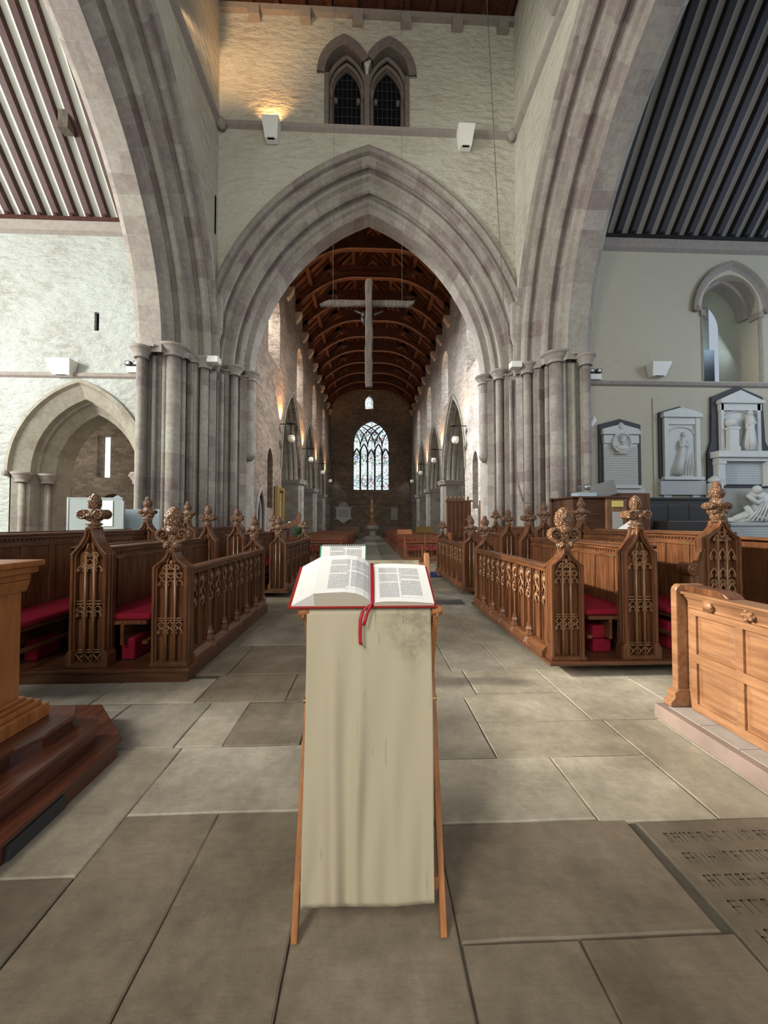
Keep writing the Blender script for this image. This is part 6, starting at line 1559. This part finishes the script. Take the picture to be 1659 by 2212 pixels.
for side, xs in (('left', [-1.28-0.53*k for k in range(5)]), ('right', [1.60+0.53*k for k in range(5)])):
    for r_ in range(17):
        y = 15.0 + r_*1.02
        for ci, x in enumerate(xs):
            if side == 'right' and x > 2.8 and y < 16.5: continue
            o = ch if first else copy_tree(ch); first = False
            o.location = (x + random.uniform(-.012, .012), y, 0.0); o.rotation_euler = (0, 0, PI + random.uniform(-.03, .03)); o.name = 'nave_chair'
            o['label'] = 'red-seated wooden chair, row %s of the %s nave block, %s' % (['one', 'two', 'three', 'four', 'five', 'six', 'seven', 'eight', 'nine', 'ten', 'eleven', 'twelve', 'thirteen', 'fourteen', 'fifteen', 'sixteen', 'seventeen'][r_], side, ['beside the aisle', 'second from the aisle', 'middle of the row', 'fourth from the aisle', 'by the arcade'][ci])
            o['group'] = 'red-seated nave chairs in the %s block' % side
for s_, side in ((-1, 'left'), (1, 'right')):
    t = thing('pew_frontal', (s_*2.35+0.16, 14.35, 0), 'low dark wooden frontal before the first row of %s nave chairs' % side, 'frontal')
    x0, x1 = ((-3.6, -1.03) if s_ < 0 else (1.35, 3.9))
    mb = MB()
    mb.box(x0, x1, 14.33, 14.37, 0.68, 0.76); mb.build('top_rail', M['chairwood'], t); mb = MB(); mb.box(x0, x1, 14.33, 14.37, 0.05, 0.2); mb.build('bottom_rail', M['chairwood'], t)
    n = 4
    for k in range(n+1): mb = MB(); xx = x0 + (x1-x0-0.08)*k/n; mb.box(xx, xx+0.08, 14.32, 14.38, 0, 0.76); mb.build('post', M['chairwood'], t)
    mb = MB(); mb.box(x0, x1, 14.2, 14.5, 0.76, 0.785); mb.build('book_ledge', M['chairwood'], t)
# font, chandelier, end-wall tablets, benches
t = thing('stone_font', (0.35, 34.5, 0), 'pale stone font on a step at the far end of the nave aisle', 'font')
mb = MB(); mb.lathe([(1.0, 0), (1.0, 0.15), (0.75, 0.15), (0.75, 0.3), (0.3, 0.32), (0.27, 0.7), (0.33, 0.8), (0.55, 0.95), (0.58, 1.25), (0.5, 1.25), (0.45, 1.1), (0, 1.05)], (0.35, 34.5, 0), 8); mb.build('bowl_and_base', M['stone'], t)
t = thing('font_cover', (0.35, 34.5, 1.25), 'tall brown wooden spire cover standing on the font', 'font cover')
mb = MB(); mb.lathe([(0.56, 1.25), (0.5, 1.35), (0.3, 1.5), (0.12, 2.1), (0.05, 2.6), (0, 2.7)], (0.35, 34.5, 0), 8); mb.build('cover', M['oak_carved'], t)
t = thing('brass_chandelier', (0.25, 28, 2.6), 'branched brass chandelier hanging over the nave aisle before the font', 'chandelier')
mb = MB(); mb.tube([(0.25, 28, 3.3), (0.25, 28, 15.0)], 0.012, 5); mb.build('suspension_rod', M['bronze'], t)
mb = MB(); mb.lathe([(0, 1.7), (0.04, 1.75), (0.11, 1.9), (0.05, 2.05), (0.04, 2.2), (0.12, 2.35), (0.05, 2.5), (0.04, 2.9), (0.09, 3.0), (0.03, 3.15), (0.02, 3.35), (0, 3.4)], (0.25, 28, 0), 14); mb.build('stem', M['brass'], t, True)
for tz, rr, n in ((2.1, 0.42, 8), (2.6, 0.28, 6)):
    for k in range(n):
        a = 2*PI*k/n; c_, s_ = math.cos(a), math.sin(a); mb = MB()
        mb.tube([(0.25+q*rr*c_, 28+q*rr*s_, tz+dz) for q, dz in ((0.1, 0.1), (0.35, -0.1), (0.7, -0.12), (0.95, 0.02), (1.0, 0.12))], 0.018, 6)
        mb.lathe([(0.02, 0.12), (0.06, 0.14), (0.02, 0.16), (0.018, 0.28)], (0.25+rr*c_, 28+rr*s_, tz), 8); mb.build('candle_arm', M['brass'], t)
t = thing('wall_tablet', (-2.6, 40.2, 2.6), 'white marble memorial tablet on the dark west wall, left of the font', 'tablet')
mb = MB(); mb.box(-3.35, -1.85, 40.1, 40.3, 1.95, 3.0); mb.box(-3.5, -1.7, 40.05, 40.3, 3.0, 3.12); mb.box(-3.5, -1.7, 40.05, 40.3, 1.85, 1.97); mb.prism([(-3.2, 1.85), (-2.0, 1.85), (-2.4, 1.55), (-2.6, 1.45), (-2.8, 1.55)], 40.1, 40.3); mb.build('frame', M['marble'], t)
mb = MB(); mb.prism([(-3.15, 3.12), (-2.05, 3.12), (-2.1, 3.4), (-2.4, 3.65), (-2.8, 3.65), (-3.1, 3.4)], 40.12, 40.3); mb.build('crest', M['paintgrey'], t)
mb = MB(); mb.box(-3.15, -2.05, 40.06, 40.12, 2.1, 2.85); mb.build('inscription', M['inscr2'], t)
mb = MB(); mb.box(2.35, 3.05, 40.15, 40.3, 1.8, 3.1); o = mb.build('wall_tablet', M['paintgrey'], None); tag(o, 'plain pale tablet on the dark west wall, right of the font', 'tablet')
for s_, side in ((-1, 'left'), (1, 'right')):
    t = thing('dark_bench', (s_*2.3+0.3, 37.5, 0), 'dark wooden bench at the west end, %s of the font' % side, 'bench')
    x0, x1 = (-3.4, -0.9) if s_ < 0 else (1.4, 3.9)
    mb = MB(); mb.box(x0, x1, 37.3, 37.9, 0.42, 0.5); mb.build('seat', M['oak'], t)
    mb = MB(); mb.box(x0, x1, 37.85, 37.92, 0.5, 1.1); mb.build('backrest', M['oak'], t)
    for x in (x0, x1-0.08): mb = MB(); mb.box(x, x+0.08, 37.3, 37.9, 0, 0.7); mb.build('end', M['oak'], t)
# gilt picture
t = thing('gilt_picture', (NXL+0.02, 17.6, 1.6), 'gilt framed picture on the left nave wall beside the first arch', 'picture')
t.location = (NXL+0.02, 16.9, 1.6); ORG[t.name] = (NXL+0.02, 16.9, 1.6)
mb = MB(); mb.box(NXL+0.02, NXL+0.1, 16.45, 17.55, 1.6, 2.95); 
mb.build('canvas', M['rubble_dark'], t)
mb = MB()
for y0_, y1_, z0_, z1_ in ((16.4, 16.6, 1.5, 3.05), (17.4, 17.6, 1.5, 3.05), (16.6, 17.4, 1.5, 1.68), (16.6, 17.4, 2.87, 3.05)): mb.box(NXL+0.02, NXL+0.2, y0_, y1_, z0_, z1_)
mb.build('gilt_frame', M['gold'], t, False, 0.03)
# wooden reading desk + plant + stands
t = thing('reading_desk', (-2.6, 12.5, 0), 'carved wooden reading desk with sloping top beyond the left choir stalls', 'reading desk')
mb = MB(); mb.lathe([(0.3, 0), (0.3, 0.08), (0.1, 0.15), (0.07, 0.5), (0.09, 0.7), (0.06, 1.2), (0.10, 1.3)], (-2.6, 12.5, 0), 12); mb.build('pedestal', M['oak'], t, True)
mb = MB(); mb.bar((-2.95, 12.5, 1.32), (-2.25, 12.5, 1.55), 0.5, 0.05, (0, 0, 1)); mb.build('desk_top', M['oak_carved'], t)
mb = MB(); mb.prism([(-2.6, 1.3), (-2.2, 1.45), (-2.1, 1.75), (-2.2, 1.85), (-2.3, 1.62), (-2.6, 1.42)], 12.2, 12.26); mb.build('carved_wing', M['oak'], t)
mb = MB(); mb.box(-2.55, -2.38, 12.3, 12.6, 1.50, 1.53); o = mb.build('desk_note', M['paperw'], None); tag(o, 'small white card lying on the sloping reading desk', 'card')
t = thing('potted_plant', (-2.12, 11.8, 0), 'leafy dark green plant on a stand beside the reading desk', 'plant')
mb = MB(); mb.lathe([(0.16, 0), (0.05, 0.05), (0.04, 0.8), (0.12, 0.85), (0.16, 1.0), (0.17, 1.0)], (-2.12, 11.8, 0), 12); mb.build('stand', M['oak'], t, True)
rn = random.Random(5)
mb = MB()
for k in range(150):
    a = rn.uniform(0, 2*PI); e = rn.uniform(0.1, 1.4); L = rn.uniform(0.12, 0.33); c = Vector((-2.12, 11.8, 1.05)); d = Vector((math.cos(a)*math.cos(e), math.sin(a)*math.cos(e), math.sin(e)*1.1)); p = c+d*L; q = d.cross(Vector((0, 0, 1))).normalized()*0.022
    mb.face([mb.av(p-d*0.05), mb.av(p+q), mb.av(p+d*0.07-Vector((0, 0, 0.02))), mb.av(p-q)])
mb.build('foliage', M['leaf'], t)
for (x, y, z, lab, m_) in ((1.64, 11.1, 1.28, 'brass music stand between the right far stalls and the aisle', 'brass'), (1.28, 13.6, 1.15, 'wooden music stand farther away beside the first right nave chairs', 'chairwood')):
    t = thing('music_stand', (x, y, 0), lab, 'music stand', 'music stands before the nave')
    mb = MB(); mb.tube([(x, y, 0.03), (x, y, z-0.1)], 0.016, 8); mb.lathe([(0.035, 0.62), (0.035, 0.66)], (x, y, 0), 10); mb.build('pole', M[m_], t)
    for k in range(3):
        mb = MB(); a = k*2*PI/3+0.5; mb.tube([(x, y, 0.15), (x+0.25*math.cos(a), y+0.25*math.sin(a), 0.015)], 0.013, 6); mb.build('leg', M[m_], t)
    mb = MB(); mb.bar((x, y-0.12, z-0.06), (x, y+0.12, z+0.10), 0.52, 0.015, (0, 0, 1)); mb.build('desk', M['brass' if m_ == 'brass' else 'chairwood'], t)
mb = MB(); mb.prism([(1.78, 0), (2.12, 0), (2.08, 0.13), (1.82, 0.13)], 10.7, 11.1) if False else mb.box(1.56, 1.88, 10.5, 10.78, 0, 0.12)
o = mb.build('blue_kneeler', M['blue'], None, False, 0.03); tag(o, 'blue kneeler on the floor by the right far choir desk', 'kneeler')
# bishop's screen at the right
t = thing('canopied_seat', (3.65, 15.6, 0), 'tall carved dark oak seat back with cresting beside the right nave pier', 'seat')
mb = MB(); mb.box(3.2, 4.2, 15.6, 15.68, 0, 2.35); mb.box(3.2, 3.28, 14.8, 15.6, 0, 1.1); mb.box(4.12, 4.2, 14.8, 15.6, 0, 1.1); mb.box(3.2, 4.2, 14.9, 15.6, 0.4, 0.5); mb.build('back_and_seat', M['oak'], t)
for k in range(6):
    mb = MB(); mb.box(3.2+k*0.17, 3.25+k*0.17, 15.54, 15.6, 0.9, 2.35); mb.blob((3.225+k*0.17, 15.6, 2.5), (0.04, 0.04, 0.09), 8, 6, 0.3); mb.build('pinnacled_mullion', M['oak'], t)
mb = MB(); mb.box(3.15, 4.25, 15.5, 15.7, 2.35, 2.42); mb.box(3.2, 4.2, 15.55, 15.6, 0.9, 0.96); mb.build('rail', M['oak'], t)
mb = MB(); mb.box(4.24, 4.47, 13.6, 14.6, 0, 2.35); o = mb.build('oak_cupboard', M['oak'], None, False, 0.02); tag(o, 'dark oak cupboard against the right nave wall behind the canopied seat', 'cupboard')
# display boards at left
t = thing('display_board', (-6.2, 9.0, 0), 'tall pale grey display board with pinned paper behind the left stalls', 'display board')
mb = MB(); mb.box(-6.80, -5.62, 9.0, 9.04, 0.4, 2.05); mb.build('panel', M['board'], t)
mb = MB(); mb.box(-6.05, -5.82, 8.985, 8.998, 1.42, 2.0); mb.build('pinned_paper', M['paperw'], t)
mb = MB(); mb.box(-6.84, -6.80, 8.99, 9.05, 0, 2.08); mb.box(-5.62, -5.58, 8.99, 9.05, 0, 2.0); mb.box(-6.82, -5.6, 8.99, 9.05, 2.05, 2.07); mb.build('frame', M['steel'], t)
t = thing('display_board', (-5.35, 9.4, 0), 'lower pale blue display board partly behind the grey one', 'display board')
mb = MB(); mb.box(-5.85, -5.0, 9.4, 9.44, 0.4, 1.82); mb.build('panel', M['boardblue'], t)
mb = MB(); mb.box(-5.88, -5.85, 9.39, 9.45, 0, 1.84); mb.build('post', M['steel'], t)
